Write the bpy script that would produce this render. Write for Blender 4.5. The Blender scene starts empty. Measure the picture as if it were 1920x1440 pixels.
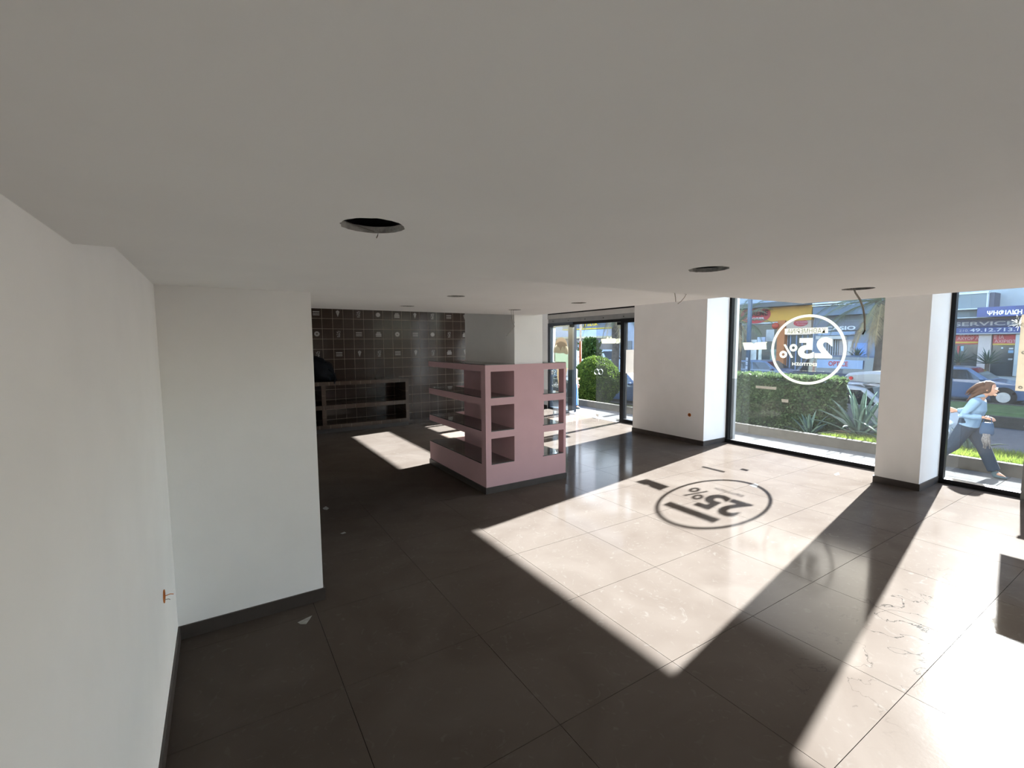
import bpy, bmesh, math, random
from mathutils import Vector, Matrix, noise
random.seed(7)
scene = bpy.context.scene
COL = scene.collection

# ------------------------------------------------------------------ camera
CAM_H = 2.0
F_PX = 866.33                       # focal length in pixels of the 1920 px wide frame
YAW, PITCH, ROLL = (math.radians(a) for a in (57.6097, -4.9788, 0.3371))
_f = Vector((math.cos(PITCH) * math.cos(YAW), math.cos(PITCH) * math.sin(YAW), math.sin(PITCH)))
_r = Vector((math.sin(YAW), -math.cos(YAW), 0.0))
_d = _f.cross(_r)
CR = math.cos(ROLL) * _r + math.sin(ROLL) * _d
CD = -math.sin(ROLL) * _r + math.cos(ROLL) * _d
cam_data = bpy.data.cameras.new('camera')
cam_data.sensor_width = 36.0
cam_data.lens = F_PX / 1920.0 * 36.0
cam_data.clip_start = 0.02
cam_data.clip_end = 400.0
cam = bpy.data.objects.new('camera', cam_data)
COL.objects.link(cam)
cam.matrix_world = Matrix(((CR.x, -CD.x, -_f.x, 0.0), (CR.y, -CD.y, -_f.y, 0.0), (CR.z, -CD.z, -_f.z, CAM_H), (0, 0, 0, 1)))
scene.camera = cam

# ------------------------------------------------------------------ sky, sun, exposure
SUN_DIR = Vector((-0.866, -0.152, -0.477)).normalized()      # direction the light travels
world = bpy.data.worlds.new('sky')
scene.world = world
world.use_nodes = True
wn = world.node_tree
wn.nodes.clear()
sky = wn.nodes.new('ShaderNodeTexSky')
sky.sky_type = 'NISHITA'
sky.sun_disc = False
sky.sun_elevation = math.radians(28.5)
sky.sun_rotation = math.atan2(-SUN_DIR.x, -SUN_DIR.y)
sky.dust_density = 2.0
bgn = wn.nodes.new('ShaderNodeBackground')
bgn.inputs['Strength'].default_value = 1.15
won = wn.nodes.new('ShaderNodeOutputWorld')
wn.links.new(sky.outputs[0], bgn.inputs[0])
wn.links.new(bgn.outputs[0], won.inputs[0])
sun_data = bpy.data.lights.new('sun', 'SUN')
sun_data.energy = 80.0
sun_data.angle = math.radians(0.53)
sun_data.color = (1.0, 0.985, 0.97)
sun = bpy.data.objects.new('sun', sun_data)
COL.objects.link(sun)
sun.location = (30, 5, 20)
sun.rotation_euler = SUN_DIR.to_track_quat('-Z', 'Y').to_euler()
vs = scene.view_settings
vs.view_transform = 'Standard'
vs.look = 'None'
vs.gamma = 1.0
vs.use_curve_mapping = False
vs.exposure = 0.72

# ------------------------------------------------------------------ helpers
def ray(px, py):
    return CR * ((px - 960) / F_PX) + CD * ((py - 720) / F_PX) + _f

def on(px, py, axis, value):
    """World point where the sight line of a photo pixel meets the plane axis = value."""
    d = ray(px, py)
    o = Vector((0, 0, CAM_H))
    return o + d * ((value - o[axis]) / d[axis])

def lin(h):
    h = h.lstrip('#')
    out = []
    for i in (0, 2, 4):
        v = int(h[i:i + 2], 16) / 255
        out.append(v / 12.92 if v <= 0.04045 else ((v + 0.055) / 1.055) ** 2.4)
    return tuple(out)

MATS = {}
def mat(name, col, rough=0.6, vary=0.08, scale=6.0, bump=0.0, bscale=60.0, metal=0.0, spec=None, trans=0.0, emit=0.0, coat=0.0, col2=None, stretch=None):
    """Principled material whose colour and relief come from noise nodes."""
    if name in MATS:
        return MATS[name]
    if isinstance(col, str):
        col = lin(col)
    if spec is None:
        spec = 0.5 if rough < 0.5 else 0.08
    m = bpy.data.materials.new(name)
    m.use_nodes = True
    nt = m.node_tree
    p = nt.nodes['Principled BSDF']
    p.inputs['Roughness'].default_value = rough
    p.inputs['Metallic'].default_value = metal
    p.inputs['Specular IOR Level'].default_value = spec
    p.inputs['Coat Weight'].default_value = coat
    tc = nt.nodes.new('ShaderNodeTexCoord')
    mp = nt.nodes.new('ShaderNodeMapping')
    nt.links.new(tc.outputs['Object'], mp.inputs[0])
    if stretch:
        mp.inputs['Scale'].default_value = stretch
    n = nt.nodes.new('ShaderNodeTexNoise')
    n.inputs['Scale'].default_value = scale
    n.inputs['Detail'].default_value = 5.0
    nt.links.new(mp.outputs[0], n.inputs['Vector'])
    r = nt.nodes.new('ShaderNodeValToRGB')
    r.color_ramp.elements[0].position = 0.3
    r.color_ramp.elements[1].position = 0.7
    if col2 is None:
        a = tuple(max(0, c * (1 - vary)) for c in col)
        b = tuple(min(1, c * (1 + vary)) for c in col)
    else:
        a, b = col, (lin(col2) if isinstance(col2, str) else col2)
    r.color_ramp.elements[0].color = (*a, 1)
    r.color_ramp.elements[1].color = (*b, 1)
    nt.links.new(n.outputs['Fac'], r.inputs[0])
    nt.links.new(r.outputs[0], p.inputs['Base Color'])
    if bump:
        n2 = nt.nodes.new('ShaderNodeTexNoise')
        n2.inputs['Scale'].default_value = bscale
        n2.inputs['Detail'].default_value = 4.0
        nt.links.new(mp.outputs[0], n2.inputs['Vector'])
        bp = nt.nodes.new('ShaderNodeBump')
        bp.inputs['Strength'].default_value = bump
        bp.inputs['Distance'].default_value = 0.01
        nt.links.new(n2.outputs['Fac'], bp.inputs['Height'])
        nt.links.new(bp.outputs[0], p.inputs['Normal'])
    if emit:
        nt.links.new(r.outputs[0], p.inputs['Emission Color'])
        p.inputs['Emission Strength'].default_value = emit
    if trans:
        out = nt.nodes['Material Output']
        tl = nt.nodes.new('ShaderNodeBsdfTranslucent')
        mx = nt.nodes.new('ShaderNodeMixShader')
        mx.inputs[0].default_value = trans
        nt.links.new(r.outputs[0], tl.inputs[0])
        nt.links.new(p.outputs[0], mx.inputs[1])
        nt.links.new(tl.outputs[0], mx.inputs[2])
        nt.links.new(mx.outputs[0], out.inputs[0])
    MATS[name] = m
    return m

def glass_mat(name, tint, haze, refl=1.0, ior=1.45):
    """Sheet glass: tinted see-through, Fresnel reflection and a film of dust that scatters light."""
    if name in MATS:
        return MATS[name]
    m = bpy.data.materials.new(name)
    m.use_nodes = True
    nt = m.node_tree
    nt.nodes.clear()
    out = nt.nodes.new('ShaderNodeOutputMaterial')
    tr = nt.nodes.new('ShaderNodeBsdfTransparent')
    tr.inputs[0].default_value = (*tint, 1)
    gl = nt.nodes.new('ShaderNodeBsdfGlossy')
    gl.inputs['Roughness'].default_value = 0.0
    fr = nt.nodes.new('ShaderNodeFresnel')
    gm = nt.nodes.new('ShaderNodeNewGeometry')           # same Fresnel curve on both faces of the sheet
    io = nt.nodes.new('ShaderNodeMapRange')
    io.inputs['To Min'].default_value = ior
    io.inputs['To Max'].default_value = 1.0 / ior
    nt.links.new(gm.outputs['Backfacing'], io.inputs['Value'])
    nt.links.new(io.outputs[0], fr.inputs[0])
    du = nt.nodes.new('ShaderNodeBsdfTranslucent')
    du.inputs[0].default_value = (0.8, 0.82, 0.82, 1)
    tc = nt.nodes.new('ShaderNodeTexCoord')
    nz = nt.nodes.new('ShaderNodeTexNoise')
    nz.inputs['Scale'].default_value = 2.2
    nz.inputs['Detail'].default_value = 8
    nt.links.new(tc.outputs['Object'], nz.inputs['Vector'])
    ml = nt.nodes.new('ShaderNodeMath')
    ml.operation = 'MULTIPLY'
    ml.inputs[1].default_value = haze * 2
    nt.links.new(nz.outputs['Fac'], ml.inputs[0])
    m1 = nt.nodes.new('ShaderNodeMixShader')
    nt.links.new(ml.outputs[0], m1.inputs[0])
    nt.links.new(tr.outputs[0], m1.inputs[1])
    nt.links.new(du.outputs[0], m1.inputs[2])
    sc = nt.nodes.new('ShaderNodeMath')
    sc.operation = 'MULTIPLY'
    sc.inputs[1].default_value = refl
    nt.links.new(fr.outputs[0], sc.inputs[0])
    m2 = nt.nodes.new('ShaderNodeMixShader')
    nt.links.new(sc.outputs[0], m2.inputs[0])
    nt.links.new(m1.outputs[0], m2.inputs[1])
    nt.links.new(gl.outputs[0], m2.inputs[2])
    nt.links.new(m2.outputs[0], out.inputs[0])
    MATS[name] = m
    return m

def wpos(o):
    v = Vector((0, 0, 0))
    while o is not None:
        v = v + o.location
        o = o.parent
    return v

def tag(o, label=None, cat=None, group=None, kind=None):
    if label:
        o['label'] = label
    if cat:
        o['category'] = cat
    if group:
        o['group'] = group
    if kind:
        o['kind'] = kind
    return o

def empty(name, loc, label=None, cat=None, group=None, kind=None, rz=0.0):
    o = bpy.data.objects.new(name, None)
    o.empty_display_size = 0.1
    COL.objects.link(o)
    o.location = loc
    o.rotation_euler = (0, 0, rz)
    return tag(o, label, cat, group, kind)

class MB:
    """Collects shapes in world coordinates and links them as ONE mesh object."""
    def __init__(self):
        self.v, self.f = [], []
    def add(self, verts, faces):
        k = len(self.v)
        self.v += [Vector(p) for p in verts]
        self.f += [tuple(i + k for i in f) for f in faces]
        return self
    def box(self, x0, x1, y0, y1, z0, z1):
        vs_ = [(x, y, z) for x in (x0, x1) for y in (y0, y1) for z in (z0, z1)]
        return self.add(vs_, [(0, 1, 3, 2), (4, 6, 7, 5), (0, 4, 5, 1), (2, 3, 7, 6), (0, 2, 6, 4), (1, 5, 7, 3)])
    def bar(self, a, b, w, h, up=(0, 0, 1)):
        a, b = Vector(a), Vector(b)
        d = (b - a).normalized()
        s = d.cross(Vector(up))
        if s.length < 1e-5:
            s = d.cross(Vector((1, 0, 0)))
        s.normalize()
        u = s.cross(d)
        vs_ = [p + s * (i * w / 2) + u * (j * h / 2) for p in (a, b) for i, j in ((-1, -1), (1, -1), (1, 1), (-1, 1))]
        return self.add(vs_, [(0, 1, 2, 3), (7, 6, 5, 4), (0, 4, 5, 1), (1, 5, 6, 2), (2, 6, 7, 3), (3, 7, 4, 0)])
    def tube(self, pts, rad, n=8, cap=True):
        pts = [Vector(p) for p in pts]
        rads = rad if isinstance(rad, (list, tuple)) else [rad] * len(pts)
        k = len(self.v)
        prev = None
        for i, p in enumerate(pts):
            d = (pts[min(i + 1, len(pts) - 1)] - pts[max(i - 1, 0)]).normalized()
            if prev is None:
                s = d.cross(Vector((0, 0, 1)))
                if s.length < 1e-3:
                    s = d.cross(Vector((1, 0, 0)))
            else:
                s = prev - d * prev.dot(d)
            s.normalize()
            prev = s
            u = d.cross(s)
            for j in range(n):
                a = 2 * math.pi * j / n
                self.v.append(p + (s * math.cos(a) + u * math.sin(a)) * rads[i])
        for i in range(len(pts) - 1):
            for j in range(n):
                a, b = k + i * n + j, k + i * n + (j + 1) % n
                self.f.append((a, b, b + n, a + n))
        if cap:
            self.f.append(tuple(k + j for j in reversed(range(n))))
            self.f.append(tuple(k + (len(pts) - 1) * n + j for j in range(n)))
        return self
    def cyl(self, a, b, r, n=24):
        return self.tube([a, b], r, n)
    def prism(self, poly, o, ux, uy, th):
        """Flat outline (list of 2-D points) on the plane o + ux*x + uy*y, given thickness th along ux x uy."""
        o, ux, uy = Vector(o), Vector(ux), Vector(uy)
        nrm = ux.cross(uy).normalized()
        n = len(poly)
        if th == 0:
            return self.add([o + ux * x + uy * y for x, y in poly], [tuple(range(n))])
        vs_ = [o + ux * x + uy * y for x, y in poly] + [o + ux * x + uy * y + nrm * th for x, y in poly]
        fs = [tuple(reversed(range(n))), tuple(range(n, 2 * n))]
        fs += [(i, (i + 1) % n, n + (i + 1) % n, n + i) for i in range(n)]
        return self.add(vs_, fs)
    def ring(self, o, ux, uy, r0, r1, th, n=64):
        o, ux, uy = Vector(o), Vector(ux), Vector(uy)
        nrm = ux.cross(uy).normalized()
        vs_ = []
        if th == 0:
            for j in range(n):
                a = 2 * math.pi * j / n
                e = ux * math.cos(a) + uy * math.sin(a)
                vs_ += [o + e * r0, o + e * r1]
            return self.add(vs_, [(2 * j, 2 * j + 1, (2 * j + 3) % (2 * n), (2 * j + 2) % (2 * n)) for j in range(n)])
        for j in range(n):
            a = 2 * math.pi * j / n
            e = ux * math.cos(a) + uy * math.sin(a)
            vs_ += [o + e * r0, o + e * r1, o + e * r1 + nrm * th, o + e * r0 + nrm * th]
        fs = []
        for j in range(n):
            a, b = 4 * j, 4 * ((j + 1) % n)
            for q in range(4):
                fs.append((a + q, b + q, b + (q + 1) % 4, a + (q + 1) % 4))
        return self.add(vs_, fs)
    def sphere(self, c, r, nu=16, nv=10):
        c = Vector(c)
        rr = r if isinstance(r, (tuple, list)) else (r, r, r)
        vs_ = [c + Vector((0, 0, rr[2]))]
        for i in range(1, nv):
            t = math.pi * i / nv
            for j in range(nu):
                a = 2 * math.pi * j / nu
                vs_.append(c + Vector((rr[0] * math.sin(t) * math.cos(a), rr[1] * math.sin(t) * math.sin(a), rr[2] * math.cos(t))))
        vs_.append(c - Vector((0, 0, rr[2])))
        fs = [(0, 1 + j, 1 + (j + 1) % nu) for j in range(nu)]
        for i in range(nv - 2):
            for j in range(nu):
                a, b = 1 + i * nu + j, 1 + i * nu + (j + 1) % nu
                fs.append((a, a + nu, b + nu, b))
        last = len(vs_) - 1
        fs += [(last, 1 + (nv - 2) * nu + (j + 1) % nu, 1 + (nv - 2) * nu + j) for j in range(nu)]
        return self.add(vs_, fs)
    def build(self, name, material, parent=None, smooth=False, bevel=0.0, local=False, recentre=True, sub=0):
        me = bpy.data.meshes.new(name)
        off = Vector((0, 0, 0))
        loc = Vector((0, 0, 0))
        if not local:
            if parent is not None:
                off = wpos(parent)
            elif recentre and self.v:
                xs, ys, zs = ([p[i] for p in self.v] for i in range(3))
                off = Vector(((min(xs) + max(xs)) / 2, (min(ys) + max(ys)) / 2, min(zs)))
                loc = off
        me.from_pydata([p - off for p in self.v], [], self.f)
        me.validate()
        bm = bmesh.new()
        bm.from_mesh(me)
        bmesh.ops.recalc_face_normals(bm, faces=bm.faces)
        bm.to_mesh(me)
        bm.free()
        if smooth:
            for p in me.polygons:
                p.use_smooth = True
        if material is not None:
            me.materials.append(material)
        o = bpy.data.objects.new(name, me)
        COL.objects.link(o)
        o.location = loc
        if parent is not None:
            o.parent = parent
        if bevel:
            b = o.modifiers.new('bevel', 'BEVEL')
            b.width = bevel
            b.segments = 2
            b.limit_method = 'ANGLE'
        if sub:
            s = o.modifiers.new('sub', 'SUBSURF')
            s.levels = sub
            s.render_levels = sub
        return o

def struct(mb, name, material, parent=None, **k):
    o = mb.build(name, material, parent, **k)
    if parent is None:
        o['kind'] = 'structure'
    return o

def bx(*a):
    return MB().box(*a)

_tc = bpy.data.curves.new('lettering', 'FONT')
_to = bpy.data.objects.new('lettering', _tc)
COL.objects.link(_to)
def text2d(body, bold=0.0):
    """Flat outline of a word: 2-D points scaled to cap height 1, faces, width."""
    _tc.body = body
    _tc.size = 1.0
    _tc.offset = bold
    _tc.resolution_u = 4
    bpy.context.view_layer.update()
    me = bpy.data.meshes.new_from_object(_to.evaluated_get(bpy.context.evaluated_depsgraph_get()))
    pts = [(v.co.x, v.co.y) for v in me.vertices]
    fs = [tuple(p.vertices) for p in me.polygons]
    bpy.data.meshes.remove(me)
    x0 = min(p[0] for p in pts); x1 = max(p[0] for p in pts)
    y0 = min(p[1] for p in pts); y1 = max(p[1] for p in pts)
    return [(p[0] - x0, p[1] - y0) for p in pts], fs, x1 - x0, y1 - y0

def text_on(mb, body, o, ux, uy, width, height, bold=0.0):
    """Lettering filling a width x height field whose lower start corner is o."""
    pts, fs, w, h = text2d(body, bold)
    o, ux, uy = Vector(o), Vector(ux), Vector(uy)
    mb.add([o + ux * (x / w * width) + uy * (y / h * height) for x, y in pts], fs)
    return mb

# ------------------------------------------------------------------ materials
M = dict(
    wall=mat('white wall paint', (0.88, 0.875, 0.865), 0.8, 0.02, 3, 0.05, 40),
    ceil=mat('white ceiling paint', (0.88, 0.875, 0.86), 0.85, 0.02, 2, 0.03, 30),
    pink=mat('pink lacquer paint', (0.60, 0.395, 0.415), 0.55, 0.03, 4),
    base=mat('dark brown skirting', (0.055, 0.045, 0.04), 0.45, 0.15, 8),
    black=mat('black aluminium', (0.012, 0.012, 0.013), 0.35, 0.2, 10, spec=0.15),
    bluepost=mat('dark blue grey aluminium', (0.02, 0.03, 0.045), 0.3, 0.1, 6),
    grey=mat('grey aluminium', (0.22, 0.22, 0.22), 0.4, 0.08, 6),
    pale=mat('pale aluminium', (0.55, 0.57, 0.57), 0.45, 0.05, 6),
    lintel=mat('shaded white lintel plaster', (0.45, 0.43, 0.41), 0.7, 0.05, 4),  # white plaster; its shade is put into this grey
    grout=mat('dark floor grout', (0.02, 0.017, 0.015), 0.9, 0.2, 20),
    wgrout=mat('beige wall grout', (0.48, 0.41, 0.33), 0.85, 0.1, 20),
    steel=mat('brushed steel', (0.55, 0.55, 0.54), 0.35, 0.1, 30, metal=1.0),
    cream=mat('cream vinyl', (0.80, 0.80, 0.64), 0.6, 0.03, 4, trans=0.05),
    tape=mat('pale yellow tape', (0.85, 0.80, 0.56), 0.6, 0.06, 9, trans=0.05),
    dust=mat('pale dust smear', (0.45, 0.43, 0.40), 0.9, 0.1, 20),
    cable=mat('grey cable sheath', (0.35, 0.33, 0.29), 0.5, 0.05, 10),
    orange=mat('orange plastic', (0.55, 0.17, 0.03), 0.5, 0.15, 20),
    void=mat('black void sheet', (0.02, 0.02, 0.02), 0.9, 0.3, 9),  # near-black: the dark of the ceiling void put into the colour
    raw=mat('raw plasterboard edge', (0.45, 0.44, 0.42), 0.9, 0.25, 60, 0.6, 90),
)
GL = glass_mat('shop window glass', (0.80, 0.83, 0.84), 0.0010)
GLS = glass_mat('shelf glass', (0.78, 0.84, 0.82), 0.002, 1.0, 1.5)

def floor_material():
    m = bpy.data.materials.new('brown porcelain floor tile')
    m.use_nodes = True
    nt = m.node_tree
    p = nt.nodes['Principled BSDF']
    geo = nt.nodes.new('ShaderNodeNewGeometry')
    def nz(scale, detail, dist=0.0):
        n = nt.nodes.new('ShaderNodeTexNoise')
        n.inputs['Scale'].default_value = scale
        n.inputs['Detail'].default_value = detail
        n.inputs['Distortion'].default_value = dist
        nt.links.new(geo.outputs['Position'], n.inputs['Vector'])
        return n
    n1, n2, n3 = nz(1.4, 8, 1.2), nz(9, 6, 2.5), nz(45, 4)
    r = nt.nodes.new('ShaderNodeValToRGB')
    r.color_ramp.elements[0].position, r.color_ramp.elements[1].position = 0.3, 0.72
    r.color_ramp.elements[0].color = (0.060, 0.049, 0.042, 1)
    r.color_ramp.elements[1].color = (0.076, 0.064, 0.056, 1)
    nt.links.new(n1.outputs['Fac'], r.inputs[0])
    r2 = nt.nodes.new('ShaderNodeValToRGB')            # scuffs and dried dust
    r2.color_ramp.elements[0].position, r2.color_ramp.elements[1].position = 0.60, 0.78
    r2.color_ramp.elements[0].color = (0, 0, 0, 1)
    r2.color_ramp.elements[1].color = (0.55, 0.55, 0.55, 1)
    nt.links.new(n2.outputs['Fac'], r2.inputs[0])
    mx = nt.nodes.new('ShaderNodeMix')
    mx.data_type = 'RGBA'
    nt.links.new(r2.outputs[0], mx.inputs['Factor'])
    nt.links.new(r.outputs[0], mx.inputs['A'])
    mx.inputs['B'].default_value = (0.100, 0.092, 0.085, 1)
    # tide marks of spilt water that dried along one joint
    sp = nt.nodes.new('ShaderNodeSeparateXYZ')
    nt.links.new(geo.outputs['Position'], sp.inputs[0])
    def mth(op, a, b=None, clamp=False):
        q = nt.nodes.new('ShaderNodeMath')
        q.operation = op
        q.use_clamp = clamp
        for k_, v_ in enumerate((a, b)):
            if v_ is None:
                continue
            if isinstance(v_, (int, float)):
                q.inputs[k_].default_value = v_
            else:
                nt.links.new(v_, q.inputs[k_])
        return q.outputs[0]
    n4 = nz(3.2, 7, 0.6)
    line = mth('SUBTRACT', 1.0, mth('MULTIPLY', mth('ABSOLUTE', mth('SUBTRACT', n4.outputs['Fac'], 0.5)), 150.0), True)
    dy = mth('ABSOLUTE', mth('SUBTRACT', sp.outputs['Y'], 1.12))
    my = mth('SUBTRACT', 1.0, mth('MULTIPLY', dy, 2.2), True)
    mxx = mth('SUBTRACT', 1.0, mth('MULTIPLY', mth('ABSOLUTE', mth('SUBTRACT', sp.outputs['X'], 4.1)), 0.62), True)
    stain = mth('MULTIPLY', mth('MULTIPLY', line, my), mth('MULTIPLY', mxx, 2.2), True)
    mx2 = nt.nodes.new('ShaderNodeMix')
    mx2.data_type = 'RGBA'
    nt.links.new(stain, mx2.inputs['Factor'])
    nt.links.new(mx.outputs['Result'], mx2.inputs['A'])
    mx2.inputs['B'].default_value = (0.02, 0.018, 0.016, 1)
    nt.links.new(mx2.outputs['Result'], p.inputs['Base Color'])
    rr = nt.nodes.new('ShaderNodeMapRange')
    rr.inputs['To Min'].default_value, rr.inputs['To Max'].default_value = 0.085, 0.105
    p.inputs['Specular IOR Level'].default_value = 0.012
    nt.links.new(n1.outputs['Fac'], rr.inputs['Value'])
    nt.links.new(rr.outputs[0], p.inputs['Roughness'])
    bp = nt.nodes.new('ShaderNodeBump')
    bp.inputs['Strength'].default_value = 0.05
    bp.inputs['Distance'].default_value = 0.004
    nt.links.new(n3.outputs['Fac'], bp.inputs['Height'])
    nt.links.new(bp.outputs[0], p.inputs['Normal'])
    return m
M['floor'] = floor_material()
M['wtile'] = mat('brown glazed wall tile', (0.040, 0.028, 0.022), 0.12, 0.35, 1.3, 0.03, 6, spec=0.25)
M['motif'] = mat('pale grey tile print', (0.30, 0.285, 0.27), 0.3, 0.1, 20)

# ================================================================== THE SETTING
XL, XF = -0.325, 8.62            # left wall face, shop-front glass plane
YB, YR = 11.75, -8.5             # tiled wall face, unseen wall behind the camera, set back for more bounced sun
ZTOP = 3.72
PAVE_Z, ROAD_Z, LANE_Z = -0.25, -0.50, -0.68

# floor: grout bed and separate porcelain tiles
floor = struct(bx(XL - 0.1, 8.72, YR, YB + 0.1, -0.25, -0.007), 'floor', M['grout'])
TP, TX0, TY0 = 0.895, 1.42, -0.005
_shared = {}
for i in range(-2, 9):
    for j in range(-10, 14):
        x0, x1 = max(TX0 + TP * i, XL), min(TX0 + TP * (i + 1), 8.70)
        y0, y1 = max(TY0 + TP * j, YR), min(TY0 + TP * (j + 1), YB)
        if x1 - x0 < 0.02 or y1 - y0 < 0.02:
            continue
        g = 0.0016
        w, d = round(x1 - x0 - 2 * g, 4), round(y1 - y0 - 2 * g, 4)
        key = (w, d)
        if key not in _shared:
            o = bx(-w / 2, w / 2, -d / 2, d / 2, -0.0068, 0).build('floor_tile', M['floor'], floor, local=True)
            _shared[key] = o.data
        else:
            o = bpy.data.objects.new('floor_tile', _shared[key])
            COL.objects.link(o)
            o.parent = floor
        o.location = Vector(((x0 + x1) / 2, (y0 + y1) / 2, 0.0)) - floor.location

# walls
struct(bx(XL - 0.25, XL, YR, YB + 0.25, -0.25, ZTOP), 'wall_left', M['wall'])
struct(bx(XL - 0.25, 8.9, YR - 0.25, YR, -0.25, ZTOP), 'wall_rear', M['wall'])
wall_back = struct(bx(XL, 8.85, YB + 0.0075, YB + 0.25, -0.25, ZTOP), 'wall_back', M['wall'])
struct(bx(XL, 0.605, 3.75, 4.75, 0, ZTOP), 'wall_pillar_left', M['wall'])
pier = struct(bx(7.86, 8.78, 5.475, 7.29, 0, ZTOP), 'wall_pier_street', M['wall'])
column = struct(bx(7.83, 8.78, 2.19, 2.69, 0, ZTOP), 'wall_column_street', M['wall'])
struct(bx(8.55, 8.78, YB - 0.31, YB, 0, ZTOP), 'wall_return_street', M['wall'])
struct(bx(8.55, 8.78, YR, YR + 1.7, 0, ZTOP), 'wall_corner_street', M['wall'])  # added unseen wall end; its width keeps direct sun off the rear wall
struct(bx(3.405, 3.875, 5.30, 6.78, 0, ZTOP), 'wall_column_inner', M['wall'])
struct(bx(8.50, 8.80, YR, YB, 3.61, ZTOP), 'wall_street', M['wall'])
struct(bx(XL - 0.25, 9.0, YR - 0.25, YB + 0.25, ZTOP, ZTOP + 0.3), 'ceiling', M['ceil'])

# wall tiles, each its own piece; every second tile of every second row carries a sweet-shop print
WT, WX0, WZ0 = 0.2435, 2.12, 2.625
grout_bed = bx(WX0 - 5 * WT, WX0 + 17 * WT, YB + 0.0035, YB + 0.0076, 0, WZ0 + 2 * WT).build('grout_bed', M['wgrout'], wall_back)
tile_me = None
prints = {0: ['brownie', 'cone', 'cup', 'disc', 'cake', 'cone', 'cup', 'brownie', 'cone'],
          2: ['donut', 'cup', 'brownie', 'cake', 'donut', 'brownie', 'disc', 'cup', 'cake'],
          4: ['cup', 'brownie', 'cone', 'cup', 'brownie', 'cone', 'cup', 'cake', 'cone']}

def motif(kind):
    """Small flat print centred on a tile, drawn in the tile's own plane (x right, z up)."""
    b = MB()
    ux, uy = (1, 0, 0), (0, 0, 1)
    def pr(poly):
        b.prism(poly, (0, -0.0006, 0), ux, uy, 0.0006)
    def disc(x, y, r, n=20):
        pr([(x + r * math.cos(2 * math.pi * k / n), y + r * math.sin(2 * math.pi * k / n)) for k in range(n)])
    if kind == 'cone':
        pr([(-0.034, 0.02), (0.034, 0.02), (0.0, -0.078)])
        disc(-0.02, 0.042, 0.022); disc(0.02, 0.042, 0.022); disc(0, 0.058, 0.022)
    elif kind == 'disc':
        disc(0, 0, 0.056, 28)
    elif kind == 'donut':
        b.ring((0, 0, 0), ux, uy, 0.018, 0.060, -0.0006, 28)
    elif kind == 'cake':
        pr([(-0.07, -0.06), (0.07, -0.06), (0.07, -0.03), (-0.07, -0.03)])
        pr([(-0.07, -0.018), (0.07, -0.018), (0.07, 0.006), (-0.07, 0.006)])
        pr([(-0.06, 0.014), (0.06, 0.014), (0.055, 0.028), (-0.055, 0.028)])
        for k in range(4):
            disc(-0.036 + 0.024 * k, 0.046, 0.011, 10)
    elif kind == 'brownie':
        pr([(-0.074, 0.02), (0.074, 0.02), (0.074, 0.045), (-0.074, 0.045)])
        zig = [(-0.074 + 0.0185 * k, -0.012 + (0.016 if k % 2 else 0.0)) for k in range(9)]
        pr(zig + [(x, y - 0.016) for x, y in reversed(zig)])
        pr([(-0.074, -0.05), (0.074, -0.05), (0.074, -0.034), (-0.074, -0.034)])
    elif kind == 'cup':
        rr = random.Random(3)
        pr([(-0.034, -0.075), (0.034, -0.075), (0.036, -0.06), (-0.036, -0.06)])
        for k in range(30):
            z = rr.uniform(-0.05, 0.07)
            w = 0.036 + 0.012 * (z + 0.05) / 0.12
            disc(rr.uniform(-w, w), z, rr.uniform(0.005, 0.011), 7)
    return b
motif_me = {}
for r in range(-1, 12):
    for k in range(-5, 17):
        zc = WZ0 - WT * (r - 0.5)
        z0, z1 = max(zc - WT / 2, 0.0), zc + WT / 2
        if z1 < 0.03:
            continue
        full = z0 == zc - WT / 2
        h = WT / 2 - 0.0030
        if full and tile_me:
            o = bpy.data.objects.new('wall_tile', tile_me)
            COL.objects.link(o)
            o.parent = wall_back
        else:
            o = bx(-h, h, -0.0038, 0.004, -h if full else z0 - zc + 0.0016, h).build('wall_tile', M['wtile'], wall_back, local=True)
            if full:
                tile_me = o.data
        o.location = Vector((WX0 + WT * (k + 0.5), YB + 0.0038, zc)) - wall_back.location
        o.rotation_euler = (random.gauss(0, 0.0016), 0, random.gauss(0, 0.0016))
        if r in prints and k % 2 == 1 and 0 <= (k + 1) // 2 < 9:
            kind = prints[r][(k + 1) // 2]
            if kind not in motif_me:
                mo = motif(kind).build('print', M['motif'], o, local=True)
                motif_me[kind] = mo.data
            else:
                mo = bpy.data.objects.new('print', motif_me[kind])
                COL.objects.link(mo)
                mo.parent = o
            mo.location = (0, -0.0039, 0)

# skirting
BH = 0.094
struct(bx(XL, XL + 0.012, YR, 3.75, 0, BH), 'baseboard_left', M['base'])
struct(bx(XL, 0.617, 3.738, 3.75, 0, BH).box(0.605, 0.617, 3.75, 4.75, 0, BH), 'baseboard_pillar', M['base'])
struct(bx(7.848, 7.86, 5.463, 7.302, 0, BH).box(7.86, 8.56, 5.463, 5.475, 0, BH).box(7.86, 8.56, 7.29, 7.302, 0, BH), 'baseboard_pier', M['base'])
struct(bx(7.818, 7.83, 2.178, 2.702, 0, BH).box(7.83, 8.56, 2.178, 2.19, 0, BH).box(7.83, 8.56, 2.69, 2.702, 0, BH), 'baseboard_column', M['base'])
struct(bx(6.28, 8.55, YB - 0.012, YB, 0, BH).box(8.538, 8.55, YB - 0.31, YB - 0.012, 0, BH), 'baseboard_back', M['base'])

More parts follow.
